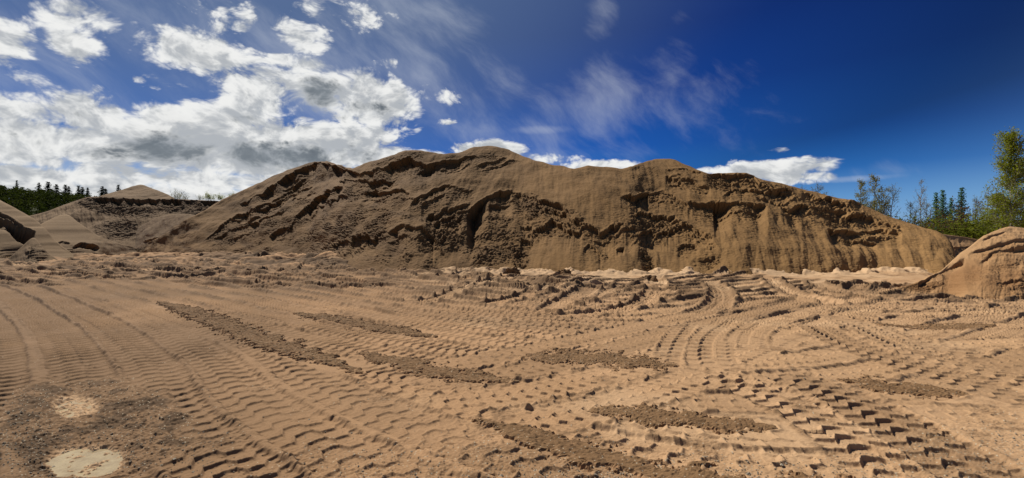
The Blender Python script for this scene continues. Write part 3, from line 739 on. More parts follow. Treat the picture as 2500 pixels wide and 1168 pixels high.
# ------------------------------------------------------------------ puddles
M_PUD, kp, bp = new_mat('muddy_water')
cp = kp.n.new('ShaderNodeTexCoord').outputs['Object']
kp.l.new(kp.mix(kp.ss(kp.noise(cp, 9., 6, .7), .3, .7), rgb(.34, .27, .155), rgb(.225, .168, .092)), bp.inputs['Base Color'])
bp.inputs['Roughness'].default_value = .25; bp.inputs['Specular IOR Level'].default_value = .12
kp.l.new(kp.bump(kp.noise(cp, 22., 4), .35, .012), bp.inputs['Normal'])
def puddle(cx, cy, rx, ry, label):
    c = on_ground(cx, cy); r_ = rx * c[1] / F * 1.35; q_ = abs(depth_at(cy - ry) - depth_at(cy + ry)) / 2 * 1.35
    n = 40; a = np.linspace(0, 2 * np.pi, n, endpoint=False)
    V = [(c[0], c[1], POOL_Z)] + [(c[0] + r_ * math.cos(t) * (1 + .12 * math.sin(3 * t + cx)), c[1] + q_ * math.sin(t), POOL_Z) for t in a]
    Fc = [(0, 1 + i, 1 + (i + 1) % n) for i in range(n)]
    o = link_mesh('puddle', V, Fc, M_PUD); tag(o, label, 'puddle', 'muddy puddles in the damp hollow')
puddle(185, 985, 52, 27, 'smaller broken muddy puddle, the farther of the two in the damp hollow')
puddle(215, 1113, 88, 36, 'larger oval milky puddle nearest the camera in the damp hollow')

# ------------------------------------------------------------------ strips of loose soil left between the wheels
def strip(pts, hw, label, height=.05, seed=0, res=.016):
    P = spline([on_ground(*p) for p in pts], 20)
    y = P[:, 1].mean(); res = max(res, y * .0022)
    P = resample(P, res)
    t = np.gradient(P, axis=0); t /= np.linalg.norm(t, axis=1, keepdims=True)
    nrm = np.stack([-t[:, 1], t[:, 0]], -1)
    n = len(P); m = max(9, int(2.6 * hw / res))
    u = np.linspace(-1.3, 1.3, m)[None]; v = np.linspace(0, 1, n)[:, None]
    X = P[:, :1] + nrm[:, :1] * u * hw; Y = P[:, 1:] + nrm[:, 1:] * u * hw
    prof = np.clip(np.minimum(v, 1 - v) / .28, 0, 1) ** .6
    ed = np.abs(u) / np.maximum(prof, .02) + .5 * fbm(X * 3.2, Y * 3.2, 5, seed + 1, .62) + .34 * fbm(X * 13, Y * 13, 4, seed + 2, .65)
    k = sstep(1.06, .55, ed); fade = sstep(.45, .95, ed + .25 * fbm(X * 9, Y * 9, 3, seed + 9))
    w1, v1 = worley(X * 24, Y * 24, seed); w2, v2 = worley(X * 55, Y * 55, seed + 1)
    big = 1 + min(.5, max(0, (y - 6) / 12))
    lumps = .013 * (.6 - w1) * v1 * 1.5 + .009 * (.6 - w2) * v2 * 1.6 + .012 * fbm(X * 6, Y * 6, 4, seed + 5)
    Z = undul(X, Y) - .042 + k * (.030 + height * .16 + lumps * big) 
    Z = np.where(k < .02, undul(X, Y) - .09, Z)
    a0 = np.zeros_like(X)
    o = grid_mesh('soil_strip', X, Y, Z, M_LOOSE, dict(damp=a0, pale=fade, speck=a0 + .5), smooth=False)
    tag(o, label, 'soil strip', 'strips of loose dark soil between the wheel tracks')
for a_ in STRIPS: strip(*a_)

# clods thrown up at the foot of the pile
def clod(px, py, r, label, seed):
    c = on_ground(px, py)
    n, m = 26, 36; r *= .72
    th = np.linspace(0.02, np.pi * .62, n)[:, None]; ph = np.linspace(0, 2 * np.pi, m)[None]
    qx, qy = np.sin(th) * np.cos(ph), np.sin(th) * np.sin(ph)
    rr = r * (1 + .5 * fbm(qx * 1.6 + 3, qy * 1.6, 3, seed) + .2 * fbm(qx * 5, qy * 5, 3, seed + 3))
    X = c[0] + rr * np.sin(th) * np.cos(ph) * 1.15; Y = c[1] + rr * np.sin(th) * np.sin(ph); Z = ground_h([c[0]], [c[1]])[0] - r * .1 + rr * np.cos(th) * .8
    o = grid_mesh('soil_clod', X, Y, Z, M_LOOSE, dict(damp=X * 0, pale=X * 0, speck=X * 0), smooth=False)
    tag(o, label, 'soil clod', 'clods of dark soil at the foot of the pile')
clod(1062, 668, .34, 'small dark clod of soil left of the pale spilled sand', 1)
clod(1250, 676, .42, 'dark clod of soil just under the crack down the middle of the pile', 2)
clod(1378, 676, .36, 'dark clod of soil left of the small pointed rubble spill on the pile', 3)
clod(1585, 684, .42, 'dark clod of soil at the top of the curved wheel rut', 4)

# pebbles: nobody could count them
M_PEB = flat_mat('pebble', (.46, .40, .31), (.22, .18, .13), 25., .8)
def pebbles():
    ico = np.array([(0, 0, 1), (.9, 0, .25), (.28, .85, .3), (-.72, .53, .25), (-.72, -.53, .3), (.28, -.85, .25), (0, 0, -.6)])
    fc = np.array([(0, 1, 2), (0, 2, 3), (0, 3, 4), (0, 4, 5), (0, 5, 1), (6, 2, 1), (6, 3, 2), (6, 4, 3), (6, 5, 4), (6, 1, 5)])
    Vs, Fs = [], []; r = np.random.RandomState(8)
    zones = [(60, 1060, 110, 100, 700, .009), (330, 1060, 200, 110, 700, .008), (1300, 1140, 700, 60, 700, .007), (1700, 1165, 380, 40, 700, .010), (2350, 1120, 330, 90, 900, .007), (1000, 1020, 600, 140, 350, .006), (2150, 935, 160, 30, 160, .008), (1200, 890, 900, 90, 120, .007)]
    for (cx, cy, rx, ry, n, sz) in zones:
        for i in range(n):
            px = cx + rx * r.normal() * .6; py = cy + ry * r.normal() * .6
            if py < 800 or py > 1400: continue
            p = on_ground(px, py); s = sz * r.uniform(.45, 1.) ** 1. * (1.9 if r.rand() < .05 else 1)
            a = r.rand() * 6.28; ca, sa = math.cos(a), math.sin(a)
            sc = np.array([s * r.uniform(.7, 1.4), s * r.uniform(.7, 1.1), s * r.uniform(.5, .9)])
            v = ico * sc; v = np.stack([v[:, 0] * ca - v[:, 1] * sa, v[:, 0] * sa + v[:, 1] * ca, v[:, 2]], -1)
            z = ground_h([p[0]], [p[1]])[0]
            Fs.append(fc + 7 * len(Vs)); Vs.append(v + np.array([p[0], p[1], z + s * .2]))
    o = link_mesh('gravel', np.vstack(Vs), np.vstack(Fs), M_PEB)
    tag(o, kind='stuff')
pebbles()
print('small things', time.time() - T0)

# ------------------------------------------------------------------ plants
class Tube:
    def __init__(s): s.V = []; s.F = []; s.n = 0
    def add(s, pts, rad, k=5):
        pts = np.asarray(pts, float); n = len(pts)
        d = np.gradient(pts, axis=0); d /= np.linalg.norm(d, axis=1, keepdims=True) + 1e-9
        ref = np.where(np.abs(d[:, 2:3]) > .9, [[1., 0, 0]], [[0, 0, 1.]])
        a = np.cross(d, ref); a /= np.linalg.norm(a, axis=1, keepdims=True); b = np.cross(d, a)
        th = np.arange(k) * 2 * np.pi / k
        v = pts[:, None] + (np.cos(th)[None, :, None] * a[:, None] + np.sin(th)[None, :, None] * b[:, None]) * np.asarray(rad)[:, None, None]
        i = np.arange(n - 1)[:, None] * k + np.arange(k)[None]; j = np.arange(n - 1)[:, None] * k + (np.arange(k)[None] + 1) % k
        s.F.append(np.stack([i, j, j + k, i + k], -1).reshape(-1, 4) + s.n); s.V.append(v.reshape(-1, 3)); s.n += n * k
    def build(s, name, mat, parent=None): return link_mesh(name, np.vstack(s.V), np.vstack(s.F), mat, parent, True)
def leaf_quads(C, size, r, up=0.):
    n = len(C); C = np.asarray(C)
    a = r.normal(size=(n, 3)); a /= np.linalg.norm(a, axis=1, keepdims=True)
    b = np.cross(a, r.normal(size=(n, 3))); b /= np.linalg.norm(b, axis=1, keepdims=True) + 1e-9
    sz = (size * r.uniform(.6, 1.3, n))[:, None]
    V = np.stack([C - a * sz, C + b * sz * .55, C + a * sz, C - b * sz * .55], 1).reshape(-1, 3)
    return V, np.arange(4 * n).reshape(n, 4)
def empty(name, loc, rz=0.):
    o = bpy.data.objects.new(name, None); o.empty_display_size = .3; col.objects.link(o); o.location = loc; o.rotation_euler = (0, 0, rz); return o
def copy_tree(o, loc, rz, sc, label, group=None):
    c = o.copy(); col.objects.link(c); c.location = loc; c.rotation_euler = (0, 0, rz); c.scale = sc; c['label'] = label
    if group: c['group'] = group
    for ch in list(o.children):
        d = ch.copy(); col.objects.link(d); d.parent = c
    return c
def broad_tree(name, H_, seed, bark, leaf, nl=60, spread=.28, leaves=1800, lsize=.06, rise=1.1, start=.18, twig=4, trunk_r=None, stems=1, lean=0.):
    r = np.random.RandomState(seed); root = empty(name, (0, 0, 0)); tb = Tube(); ends = []
    for st in range(stems):
        hh = H_ * (1 if st == 0 else r.uniform(.6, .95)); n = 12
        z = np.linspace(-.3, hh, n); dx = (r.normal() * .10 * (st > 0) + lean) * z; dy = r.normal() * .08 * z * (st > 0)
        wob = np.cumsum(r.normal(size=(n, 2)) * H_ * .006, 0)
        P = np.stack([wob[:, 0] + dx, wob[:, 1] + dy, z], -1)
        R = (trunk_r or H_ * .013) * (1 - z.clip(0) / hh * .93) * (1 if st == 0 else .7)
        tb.add(P, R, 6)
        for i in range(nl // stems):
            f = start + (1 - start) * r.rand() ** .8; q = np.array([np.interp(f * hh, z, P[:, a]) for a in range(3)])
            az = r.rand() * 6.28; ln = H_ * spread * (1.12 - f) ** .7 * r.uniform(.5, 1.1) * (min(1, (f - start) * 5 + .35))
            k = np.linspace(0, 1, 6)[:, None]
            dirh = np.array([math.cos(az), math.sin(az), 0]); v = rise * r.uniform(.6, 1.4)
            B = q + dirh * ln * k + np.array([0, 0, 1]) * ln * v * k ** 1.3 + np.cumsum(r.normal(size=(6, 3)) * ln * .03, 0)
            tb.add(B, H_ * .0045 * (1 - f * .6) * (1 - k[:, 0] * .8), 4)
            for j in range(twig):
                g = r.uniform(.3, 1.); p0 = np.array([np.interp(g, k[:, 0], B[:, a]) for a in range(3)])
                dv = dirh * .6 + r.normal(size=3) * .6 + np.array([0, 0, .5]); dv /= np.linalg.norm(dv)
                l2 = ln * r.uniform(.25, .5); Q = p0 + dv * l2 * np.linspace(0, 1, 4)[:, None] + np.array([0, 0, -.1]) * l2 * (np.linspace(0, 1, 4)[:, None] ** 2)
                tb.add(Q, H_ * .0018 * (1 - np.linspace(0, .7, 4)), 3); ends.append(Q)
    tb.build('trunk', bark, root)
    E = np.vstack(ends); pick = r.randint(0, len(E), leaves)
    C = E[pick] + r.normal(size=(leaves, 3)) * H_ * .014
    V, Fq = leaf_quads(C, lsize, r); link_mesh('crown', V, Fq, leaf, root)
    return root
def conifer(name, H_, seed, bark, leaf, width=.2, tiers=22, per=9, q=9, droop=.25, lsize=.16):
    r = np.random.RandomState(seed); root = empty(name, (0, 0, 0)); tb = Tube()
    z = np.linspace(-.3, H_, 8); tb.add(np.stack([z * 0, z * 0, z], -1), H_ * .012 * (1 - z.clip(0) / H_ * .95), 6); C = []
    for i in range(tiers):
        f = .1 + .89 * (i / (tiers - 1)); L_ = H_ * width * (1 - f) ** .85 + H_ * .012
        for j in range(per):
            az = r.rand() * 6.28; l = L_ * r.uniform(.55, 1.1); d = np.array([math.cos(az), math.sin(az), 0])
            k = np.linspace(0, 1, 4)[:, None]; B = np.array([0, 0, f * H_ + r.normal() * H_ * .012]) + d * l * k + np.array([0, 0, 1]) * l * (.25 * k - droop * k ** 2)
            if l > .35: tb.add(B, H_ * .0028 * (1 - f * .6) * (1 - .8 * k[:, 0]), 3)
            nn = max(2, int(q * l / (H_ * width) + 1)); g = r.rand(nn)[:, None]
            C.append(np.array([0, 0, f * H_]) + d * l * g + np.array([0, 0, 1]) * l * (.25 * g - droop * g ** 2) + r.normal(size=(nn, 3)) * [H_ * .012, H_ * .012, H_ * .009])
    tb.build('trunk', bark, root)
    V, Fq = leaf_quads(np.vstack(C), lsize, r); link_mesh('crown', V, Fq, leaf, root)
    return root
def bush(name, H_, seed, leaf, stems=16, spread=.5, leaves=900, lsize=.07, bark=None):
    r = np.random.RandomState(seed); root = empty(name, (0, 0, 0)); tb = Tube(); E = []
    for i in range(stems):
        az = r.rand() * 6.28; l = H_ * r.uniform(.55, 1.05); sp = spread * r.uniform(.1, 1.)
        k = np.linspace(0, 1, 7)[:, None]
        B = np.array([r.normal() * H_ * .12, r.normal() * H_ * .12, -.2]) + np.array([math.cos(az) * sp, math.sin(az) * sp, 1]) * l * k + np.cumsum(r.normal(size=(7, 3)) * l * .02, 0)
        tb.add(B, H_ * .008 * (1 - .85 * k[:, 0]), 4); E.append(B[2:])
        for j in range(5):
            p0 = B[r.randint(2, 6)]; dv = r.normal(size=3) * .6 + [0, 0, .7]; Q = p0 + dv * l * .2 * np.linspace(0, 1, 4)[:, None]
            tb.add(Q, H_ * .003 * (1 - np.linspace(0, .8, 4)), 3); E.append(Q)
    tb.build('stem', bark or M_BARK, root)
    E = np.vstack(E); C = E[r.randint(0, len(E), leaves)] + r.normal(size=(leaves, 3)) * H_ * .045
    V, Fq = leaf_quads(C, lsize, r); link_mesh('foliage', V, Fq, leaf, root)
    return root
def place(px, D, ytop, base_z=0.):
    return ((px - CX) / F * D, D, base_z), (HC + (CY - ytop) / F * D - base_z)
def put(proto, H0, px, D, ytop, label, cat, group=None, base_z=0., w=1., used=set()):
    loc, hh = place(px, D, ytop, base_z); s = hh / H0
    if proto.name not in used:
        used.add(proto.name); o = proto; o.location = loc; o.rotation_euler = (0, 0, rnd.random() * 6.28); o.scale = (s * w, s * w, s); tag(o, label, cat, group)
    else:
        o = copy_tree(proto, loc, rnd.random() * 6.28, (s * w, s * w, s), label, group); tag(o, None, cat)
    return o

bare = broad_tree('bare_tree', 9., 21, M_BARK, M_OLIVE, nl=80, spread=.2, leaves=4200, lsize=.065, rise=1.7, stems=3, twig=5)
thin = broad_tree('bare_tree', 9., 22, M_BARK, M_OLIVE, nl=60, spread=.2, leaves=1100, lsize=.055, rise=1.4, stems=2, twig=5)
birch = broad_tree('birch_tree', 9., 23, M_BIRCH, M_OLIVE, nl=60, spread=.2, leaves=500, lsize=.045, rise=1.2, twig=5, trunk_r=.075)
G1 = 'bare spring trees behind the right end of the pile'
put(bare, 9., 2106, 50, 446, 'leafless bushy tree, leftmost of the clump behind the right slope of the pile', 'tree', G1)
put(bare, 9., 2142, 51, 434, 'tallest olive tinted tree in the clump behind the right slope of the pile', 'tree', G1, w=1.1)
put(thin, 9., 2172, 49, 452, 'thin bare tree, rightmost of the clump behind the right slope of the pile', 'tree', G1)
put(thin, 9., 2005, 56, 446, 'bare twiggy tree top just showing above the pile left of the tree clump', 'tree', G1)
put(thin, 9., 1966, 58, 455, 'faintest bare tree top poking over the pile, farthest left of those trees', 'tree', G1)
put(birch, 9., 2246, 47, 444, 'slender pale trunked birch standing alone between the clump and the larches', 'tree', w=.8)
put(thin, 9., 2222, 49, 490, 'short bare tree left of the slender birch', 'tree', G1, w=1.1)
put(thin, 9., 2268, 50, 492, 'short bare tree right of the slender birch', 'tree', G1, w=1.1)
larch = conifer('larch_tree', 9., 31, M_BARK, M_LARCH, width=.17, tiers=30, per=10, q=22, droop=.1, lsize=.11)
G2 = 'blue green larches behind the right embankment'
put(larch, 9., 2286, 54, 471, 'small larch, leftmost of the blue green conifers', 'conifer', G2)
put(larch, 9., 2302, 52, 465, 'second larch from the left, taller than its neighbours', 'conifer', G2)
put(larch, 9., 2322, 54, 484, 'lowest larch between two taller ones', 'conifer', G2)
put(larch, 9., 2348, 51, 459, 'tallest larch, rightmost of the blue green conifers', 'conifer', G2, w=1.1)
put(thin, 9., 2380, 47, 479, 'bare whippy tree right of the tallest larch', 'tree', G1)
put(thin, 9., 2408, 48, 469, 'bare pale tree left of the big leafy birch', 'tree', G1, w=.8)
bigb = broad_tree('birch_tree', 11., 41, M_BIRCH, M_LEAF, nl=150, spread=.21, leaves=16000, lsize=.07, rise=1.15, twig=7, trunk_r=.10, start=.12)
G3 = 'leafy birches at the right edge'
put(bigb, 11., 2476, 36, 330, 'tall bright green leafy birch at the right edge of the photo', 'tree', G3, w=.92)
put(bigb, 11., 2540, 40, 318, 'second leafy birch half outside the right edge', 'tree', G3)
put(bigb, 11., 2440, 39, 480, 'young leafy birch sapling at the foot of the tall birch', 'tree', G3, w=1.5)
sh = bush('shrub', 2.6, 51, M_BRUSH, leaves=2200, lsize=.06); shb = bush('shrub', 2.6, 52, M_BROWN, leaves=900, lsize=.05); shl = bush('shrub', 2.6, 53, M_LEAF, leaves=1500, lsize=.06)
G4 = 'shrubs behind the right embankment'
for (p, px, D, yt, lab, w) in [
    (sh, 2214, 44, 522, 'dark green shrub beside the slope left of the birch', 1.3), (shb, 2245, 43, 540, 'rusty shrub in front of the slender birch', 1.3), (shb, 2280, 43, 545, 'reddish brown shrub under the first larch', 1.6),
    (sh, 2300, 42, 545, 'green shrub left of the middle of the thicket', 1.6), (shb, 2318, 46, 520, 'tall rusty shrub between the larches', .9), (sh, 2338, 41, 538, 'green shrub under the tallest larch', 1.7),
    (sh, 2366, 41, 530, 'dense green shrub right of the tallest larch', 1.6), (shl, 2385, 44, 505, 'tall olive shrub rising above the thicket', .8), (sh, 2398, 40, 532, 'broad green shrub behind the dip of the embankment', 1.6),
    (shb, 2360, 46, 500, 'brown twiggy shrub between larch and whippy tree', .8), (sh, 2424, 40, 525, 'green shrub beside the big birch', 1.6), (shl, 2450, 39, 520, 'bright leafy shrub at the foot of the big birch', 1.4), (sh, 2480, 40, 525, 'shrub right of the big birch trunk', 1.5)]:
    put(p, 2.6, px, D, yt, lab, 'shrub', G4, w=w)
# left: bushes on the terrace
ZT = 9.7
shg = bush('shrub', 2.6, 55, M_LEAF, leaves=1400, lsize=.075)
G5 = 'bushes on the terrace at the left'
def terr_put(p, px, D, yt, lab, w=1., zoff=0.):
    z = HC + (CY - 489) / F * D + zoff
    put(p, 2.6, px, D, yt, lab, 'shrub', G5, base_z=z, w=w)
tw = bush('shrub', 2.6, 56, M_BROWN, stems=9, leaves=60, lsize=.05, spread=.5)
terr_put(tw, 371, 103, 450, 'leafless twig bush on the far mound, right of its summit', 1., 2.6)
tb_ = bush('shrub', 2.6, 57, M_OLIVE, stems=22, leaves=500, lsize=.06)
terr_put(tb_, 432, 88, 462, 'bare grey bush beside the foot of the far mound', 1.6)
terr_put(tb_, 452, 90, 474, 'low grey bush right of the bigger bare bush', 1.5)
terr_put(shg, 512, 88, 470, 'bright green bush, largest on the terrace edge', 1.6)
terr_put(shg, 538, 88, 474, 'green bush right of the largest one on the terrace', 1.5)
terr_put(tb_, 488, 90, 474, 'thin olive bush left of the bright green bushes', 1.2)
terr_put(shg, 566, 89, 470, 'green bush closest to the slope of the great pile', .9)
# ---------------- forest hill at the left
hx = np.linspace(-330, 20, 60)[None] + np.zeros((24, 1)); hy = np.linspace(185, 330, 24)[:, None] + np.zeros((1, 60))
hpx = CX + F * hx / hy
hz = np.interp(hpx, [-600, 0, 120, 250, 420, 700, 1200], [44, 29, 25, 21, 14, 10, 8]) * sstep(180, 290, hy) - 1 + 1.5 * fbm(hx * .03, hy * .03, 3, 130)
tag(grid_mesh('hill', hx, hy, hz, M_HILL), kind='structure')
def forest():
    r = np.random.RandomState(77); tb = Tube(); C = []; S = []
    for i in range(1000):
        y = r.uniform(188, 300); x = r.uniform(-1.25, -.50) * y
        px = CX + F * x / y
        z = float(np.interp(CX + F * x / y, [-600, 0, 120, 250, 420, 700, 1200], [44, 29, 25, 21, 14, 10, 8]) * sstep(180, 290, y) - 1)
        h = r.uniform(6, 9); w = h * r.uniform(.25, .38); n = 110
        k = r.rand(n); rad = w * np.sqrt(np.clip(np.sin(np.pi * (k * .86 + .1)), 0.02, 1)) * np.sqrt(r.rand(n)); a = r.rand(n) * 6.28
        C.append(np.stack([x + rad * np.cos(a), y + rad * np.sin(a), z + h * (.12 + .88 * k)], -1))
        if i % 3 == 0: tb.add(np.array([(x, y, z - 1), (x, y, z + h * .8)]), [.18, .05], 4)
    C = np.vstack(C); V, Fq = leaf_quads(C, .55, r)
    o = link_mesh('forest', V, Fq, M_WOOD); tag(o, kind='stuff')
forest()
firp = conifer('fir_tree', 10., 61, M_BARK, M_FIR, width=.17, tiers=20, per=9, q=9, droop=.2, lsize=.26)
G6 = 'dark firs on the forest skyline at the left'
for (px, yt, D, w, lab) in [(41, 441, 250, .6, 'thin spire of a fir, leftmost on the forest skyline'), (95, 447, 245, 1., 'narrow dark fir left of the tallest fir group'), (117, 445, 240, 1.25, 'tallest broad dark fir on the skyline'),
                            (138, 451, 240, 1.1, 'dark fir right of the tallest fir'), (160, 452, 238, 1., 'pointed fir in the middle of the skyline'), (168, 456, 238, .9, 'lower fir leaning on the middle fir'),
                            (192, 454, 232, .9, 'slim fir right of the middle pair'), (201, 458, 230, 1., 'small round shouldered fir beside the slim one'), (214, 459, 228, .8, 'small fir, last before a gap in the skyline'),
                            (250, 456, 222, 1.2, 'stout dark fir near the left flank of the far mound'), (258, 462, 222, 1., 'low fir touching the left flank of the far mound'), (289, 452, 215, .9, 'lone fir tip above the slope of the far mound')]:
    D = D + 62
    put(firp, 10., px, D, yt, lab, 'fir', G6, base_z=HC + (CY - yt) / F * D - 10.5, w=w * 2.1)
# far wood behind the right end
def right_wood():
    r = np.random.RandomState(78); C = []
    for i in range(260):
        y = r.uniform(110, 150); x = r.uniform(.72, 1.35) * y; h = r.uniform(4.5, 7.5); w = h * .3; n = 60
        k = r.rand(n); rad = w * np.sqrt(np.sin(np.pi * (k * .86 + .1))) * np.sqrt(r.rand(n)); a = r.rand(n) * 6.28
        C.append(np.stack([x + rad * np.cos(a), y + rad * np.sin(a), h * k], -1))
    V, Fq = leaf_quads(np.vstack(C), .42, r); o = link_mesh('forest', V, Fq, M_WOOD); tag(o, kind='stuff')
right_wood()
print('plants', time.time() - T0)

# ------------------------------------------------------------------ sun and sky
AZ, EL = math.radians(-40), math.radians(48)
S = Vector((math.sin(AZ) * math.cos(EL), math.cos(AZ) * math.cos(EL), math.sin(EL)))
sl = bpy.data.lights.new('sun', 'SUN'); sl.energy = 4.6; sl.angle = math.radians(.53); sl.color = (1., .93, .82)
so = bpy.data.objects.new('sun', sl); col.objects.link(so); so.rotation_euler = S.to_track_quat('Z', 'Y').to_euler(); so.location = (0, 0, 60)

w = bpy.data.worlds.new('World'); scene.world = w; w.use_nodes = True
k = NB(w.node_tree); k.n.clear()
out = k.n.new('ShaderNodeOutputWorld'); bg = k.n.new('ShaderNodeBackground'); k.l.new(bg.outputs[0], out.inputs[0])
sky = k.n.new('ShaderNodeTexSky'); sky.sky_type = 'NISHITA'; sky.sun_disc = False; sky.sun_elevation = EL; sky.sun_rotation = AZ
sky.air_density = 1.; sky.dust_density = .6; sky.ozone_density = 2.5
gen = k.n.new('ShaderNodeTexCoord').outputs['Generated']
sp = k.n.new('ShaderNodeSeparateXYZ'); k.l.new(gen, sp.inputs[0])
x, y, z = sp.outputs
hyp = k.m('SQRT', k.m('ADD', k.m('MULTIPLY', x, x), k.m('MULTIPLY', y, y)))
az = k.m('ARCTAN2', x, y); te = k.m('DIVIDE', z, k.m('MAXIMUM', hyp, .02))
P = k.comb(az, te, 0.)
def aim(px, py):
    a = math.atan((px - CX) / F); return a, (CY - py) / F * math.cos(a)
def masks(lst, start=-1.2):
    acc = None
    for (px, py, rx, ry, wt) in lst:
        a, t = aim(px, py); ra = rx / F * math.cos(a) ** 2; rt_ = ry / F * math.cos(a)
        q = k.v('MULTIPLY_ADD', P, (1 / ra, 1 / rt_, 0), (-a / ra, -t / rt_, 0))
        r2 = k.v('DOT_PRODUCT', q, q)
        b = k.m('MULTIPLY_ADD', r2, -wt, wt)
        if acc is None: acc = k.m('MAXIMUM', b, start)
        else:
            n = k.n.new('ShaderNodeMath'); n.operation = 'SMOOTH_MAX'; k.put(n.inputs[0], acc); k.put(n.inputs[1], b); n.inputs[2].default_value = .25; acc = n.outputs[0]
    return acc
CUM = [(-20, 95, 100, 62, .9), (195, 40, 110, 60, .9), (190, 105, 70, 50, .9), (480, 125, 150, 55, .95), (560, 60, 70, 45, .35), (395, 204, 85, 17, .6), (770, 30, 60, 45, .5), (740, 85, 65, 42, .8), (720, 152, 95, 20, .75),
       (890, 40, 40, 35, .55), (840, 62, 30, 14, .4), (955, 32, 22, 12, .5), (60, 193, 55, 18, .5), (235, 218, 16, 11, .4), (305, 176, 14, 7, .4), (945, 155, 26, 11, .45), (640, 225, 120, 60, .9), (760, 215, 110, 45, .9), (880, 240, 140, 62, 1.), (960, 250, 75, 55, .9),
       (1030, 225, 45, 30, .5), (1085, 240, 40, 20, .45), (1085, 299, 25, 7, .45), (1020, 322, 12, 8, .35), (60, 270, 150, 45, .8), (220, 280, 120, 50, .85), (100, 340, 230, 60, 1.), (420, 295, 110, 38, .8), (560, 290, 120, 45, .9), (470, 350, 300, 55, 1.1),
       (760, 340, 230, 45, 1.), (620, 390, 330, 45, 1.1), (880, 375, 140, 32, .9), (960, 380, 120, 20, .7), (900, 320, 120, 26, .5), (200, 400, 330, 24, .55), (150, 432, 420, 20, .8), (500, 438, 330, 24, .85), (330, 470, 500, 24, .8), (1190, 366, 105, 20, .9), (1330, 388, 75, 18, .7), (1450, 405, 130, 14, .7),
       (1895, 416, 165, 26, 1.), (1960, 430, 110, 18, .8), (1897, 368, 27, 8, .6)]
M_ = masks([(a, b, c_ * 1.22, d_ * 1.25, e_) for a, b, c_, d_, e_ in CUM])
DARK = masks([(785, 232, 75, 50, 1.15), (770, 272, 95, 30, 1.), (870, 262, 95, 24, .8), (950, 372, 110, 20, .5), (600, 290, 60, 16, .5), (440, 372, 200, 46, 1.2), (650, 385, 270, 48, 1.2), (830, 378, 150, 32, .8), (200, 285, 50, 16, .55), (130, 365, 80, 26, .5), (450, 145, 40, 22, .45), (80, 345, 120, 20, .4), (240, 372, 90, 26, .5)], -1.)
Pn = k.v('MULTIPLY', P, (1., 1.55, 1.))
warp = k.n.new('ShaderNodeTexNoise'); warp.noise_dimensions = '2D'; k.l.new(Pn, warp.inputs['Vector']); warp.inputs['Scale'].default_value = 5.; warp.inputs['Detail'].default_value = 3.
Pw = k.v('ADD', Pn, k.v('MULTIPLY', k.v('SUBTRACT', warp.outputs[1], (.5, .5, .5)), (.09, .09, 0.)))
def cloud_noise(vec):
    a = k.noise(vec, 8., 9, .63, '2D')
    vv = k.n.new('ShaderNodeTexVoronoi'); vv.feature = 'F1'; vv.voronoi_dimensions = '2D'; k.put(vv.inputs['Vector'], vec); vv.inputs['Scale'].default_value = 22.; vv.inputs['Detail'].default_value = 3.; vv.inputs['Roughness'].default_value = .6
    return k.m('ADD', k.m('MULTIPLY_ADD', a, 2.6, -1.3), k.m('MULTIPLY_ADD', vv.outputs['Distance'], -.65, .28))
n0 = cloud_noise(Pw)
n1_ = cloud_noise(k.v('ADD', Pw, (-.010, .034, 0.)))
Mo = k.m('MULTIPLY_ADD', M_, 1.2, k.m('ADD', .16, k.m('MULTIPLY', k.ss(te, .16, .30, .22, 0.), k.ss(az, -.25, -.0, 1., 0.)))); val = k.m('ADD', Mo, n0); val_up = k.m('ADD', Mo, n1_)
dens = k.ss(val, -.05, .65)
core = k.ss(val_up, .25, 1.6)
dk = k.ss(k.m('ADD', DARK, k.m('MULTIPLY', n0, 1.15)), -.05, .95)
lite = k.m('SUBTRACT', n0, n1_)
ccol = k.mix(k.m('MULTIPLY', core, .62), rgb(.80, .81, .81), rgb(.36, .38, .40))
ccol = k.mix(k.ss(lite, .25, -.45, 0., .75), ccol, rgb(.40, .43, .47))
ccol = k.mix(k.ss(lite, .1, .6, 0., .6), ccol, rgb(.90, .90, .88))
ccol = k.mix(k.m('MULTIPLY', dk, .95), ccol, k.mix(k.ss(n0, -.5, .7), rgb(.19, .22, .25), rgb(.10, .125, .155)))
# thin high streaks
Pc = k.v('MULTIPLY', k.v('ADD', P, k.v('MULTIPLY', k.v('SUBTRACT', warp.outputs[1], (.5, .5, .5)), (.05, .05, 0.))), (1., 1., 1.))
rx = k.v('DOT_PRODUCT', Pc, (math.cos(-.75) * 1.7, math.sin(-.75) * 1.7, 0.)); ry = k.v('DOT_PRODUCT', Pc, (math.sin(.75) * 4.2, math.cos(.75) * 4.2, 0.))
Pc = k.comb(rx, ry, 0.)
cn = k.noise(Pc, 1.6, 7, .62, '2D', dist=.15)
CIR = masks([(1660, 150, 70, 90, .5), (1720, 250, 130, 110, .55), (1810, 320, 120, 90, .45), (1500, 255, 240, 90, .4), (1050, 140, 170, 170, .6), (1320, 318, 110, 16, .9), (1180, 200, 120, 140, .5), (1300, 330, 260, 60, .5), (1470, 40, 40, 40, .35), (1650, 55, 30, 25, .35), (2180, 420, 120, 34, .42), (2100, 436, 140, 10, .9), (1000, 60, 260, 120, .5), (560, 160, 700, 240, .45), (1400, 380, 300, 40, .5)])
cir = k.m('MULTIPLY', k.ss(k.m('ADD', k.m('MULTIPLY', CIR, .7), k.m('MULTIPLY_ADD', cn, 2.2, -1.05)), .0, 1.2), .46)
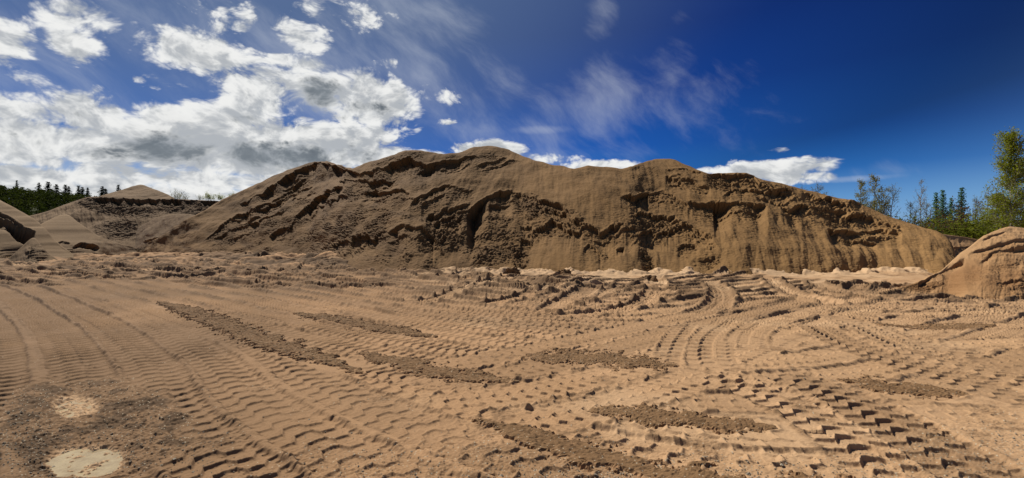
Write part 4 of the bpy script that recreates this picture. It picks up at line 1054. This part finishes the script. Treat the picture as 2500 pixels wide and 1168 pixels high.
# deep polarised blue: tint and contrast of the clear sky
nis = k.v('MULTIPLY', sky.outputs[0], (.07, .085, .105))
csun = k.v('DOT_PRODUCT', gen, tuple(S))
cr = k.n.new('ShaderNodeValToRGB'); e = cr.color_ramp.elements
STOPS = [(0., (.24, .43, .70)), (.07, (.115, .30, .60)), (.13, (.013, .135, .46)), (.2, (.003, .075, .36)), (.32, (.0010, .034, .215)), (.45, (.0006, .018, .14)), (.9, (.0005, .008, .08))]
e[0].position = 0.; e[0].color = STOPS[0][1] + (1,); e[1].position = .9; e[1].color = STOPS[-1][1] + (1,)
for p_, c_ in STOPS[1:-1]:
    q_ = e.new(p_); q_.color = c_ + (1,)
k.l.new(te, cr.inputs[0])
pol = k.m('MAXIMUM', k.ss(csun, .14, .62, .36, 1.12), k.ss(te, .06, .30, 1., .3))
clear = k.v('MULTIPLY', cr.outputs[0], k.comb(pol, pol, pol))
clear = k.mix(k.ss(csun, .5, 1., 0., .42), clear, rgb(.22, .33, .47))
clear = k.mix(k.ss(csun, .3, -.3, .05, .7), clear, nis)
clear = k.mix(k.m('MULTIPLY', k.ss(te, .02, .20, .75, 0.), k.ss(az, -.55, .05, 1., .0)), clear, rgb(.60, .66, .72))
cc = k.mix(cir, clear, rgb(.62, .66, .72))
cc = k.mix(dens, cc, ccol)
cc = k.mix(k.ss(te, -.02, .01, 1., 0.), cc, rgb(.2, .15, .1))
k.l.new(cc, bg.inputs[0]); bg.inputs[1].default_value = .68

# ------------------------------------------------------------------ camera
cam = bpy.data.cameras.new('camera'); cam.sensor_width = 36.; cam.lens = 36. * F / 2500.; cam.clip_end = 6000; cam.clip_start = .05
co = bpy.data.objects.new('camera', cam); col.objects.link(co); co.location = (0, 0, HC); co.rotation_euler = (math.radians(90), 0, 0)
scene.camera = co
scene.view_settings.view_transform = 'Standard'; scene.view_settings.look = 'None'; scene.view_settings.exposure = .56; scene.view_settings.gamma = 1.
scene.cycles.max_bounces = 4; scene.cycles.diffuse_bounces = 2
print('done', time.time() - T0)
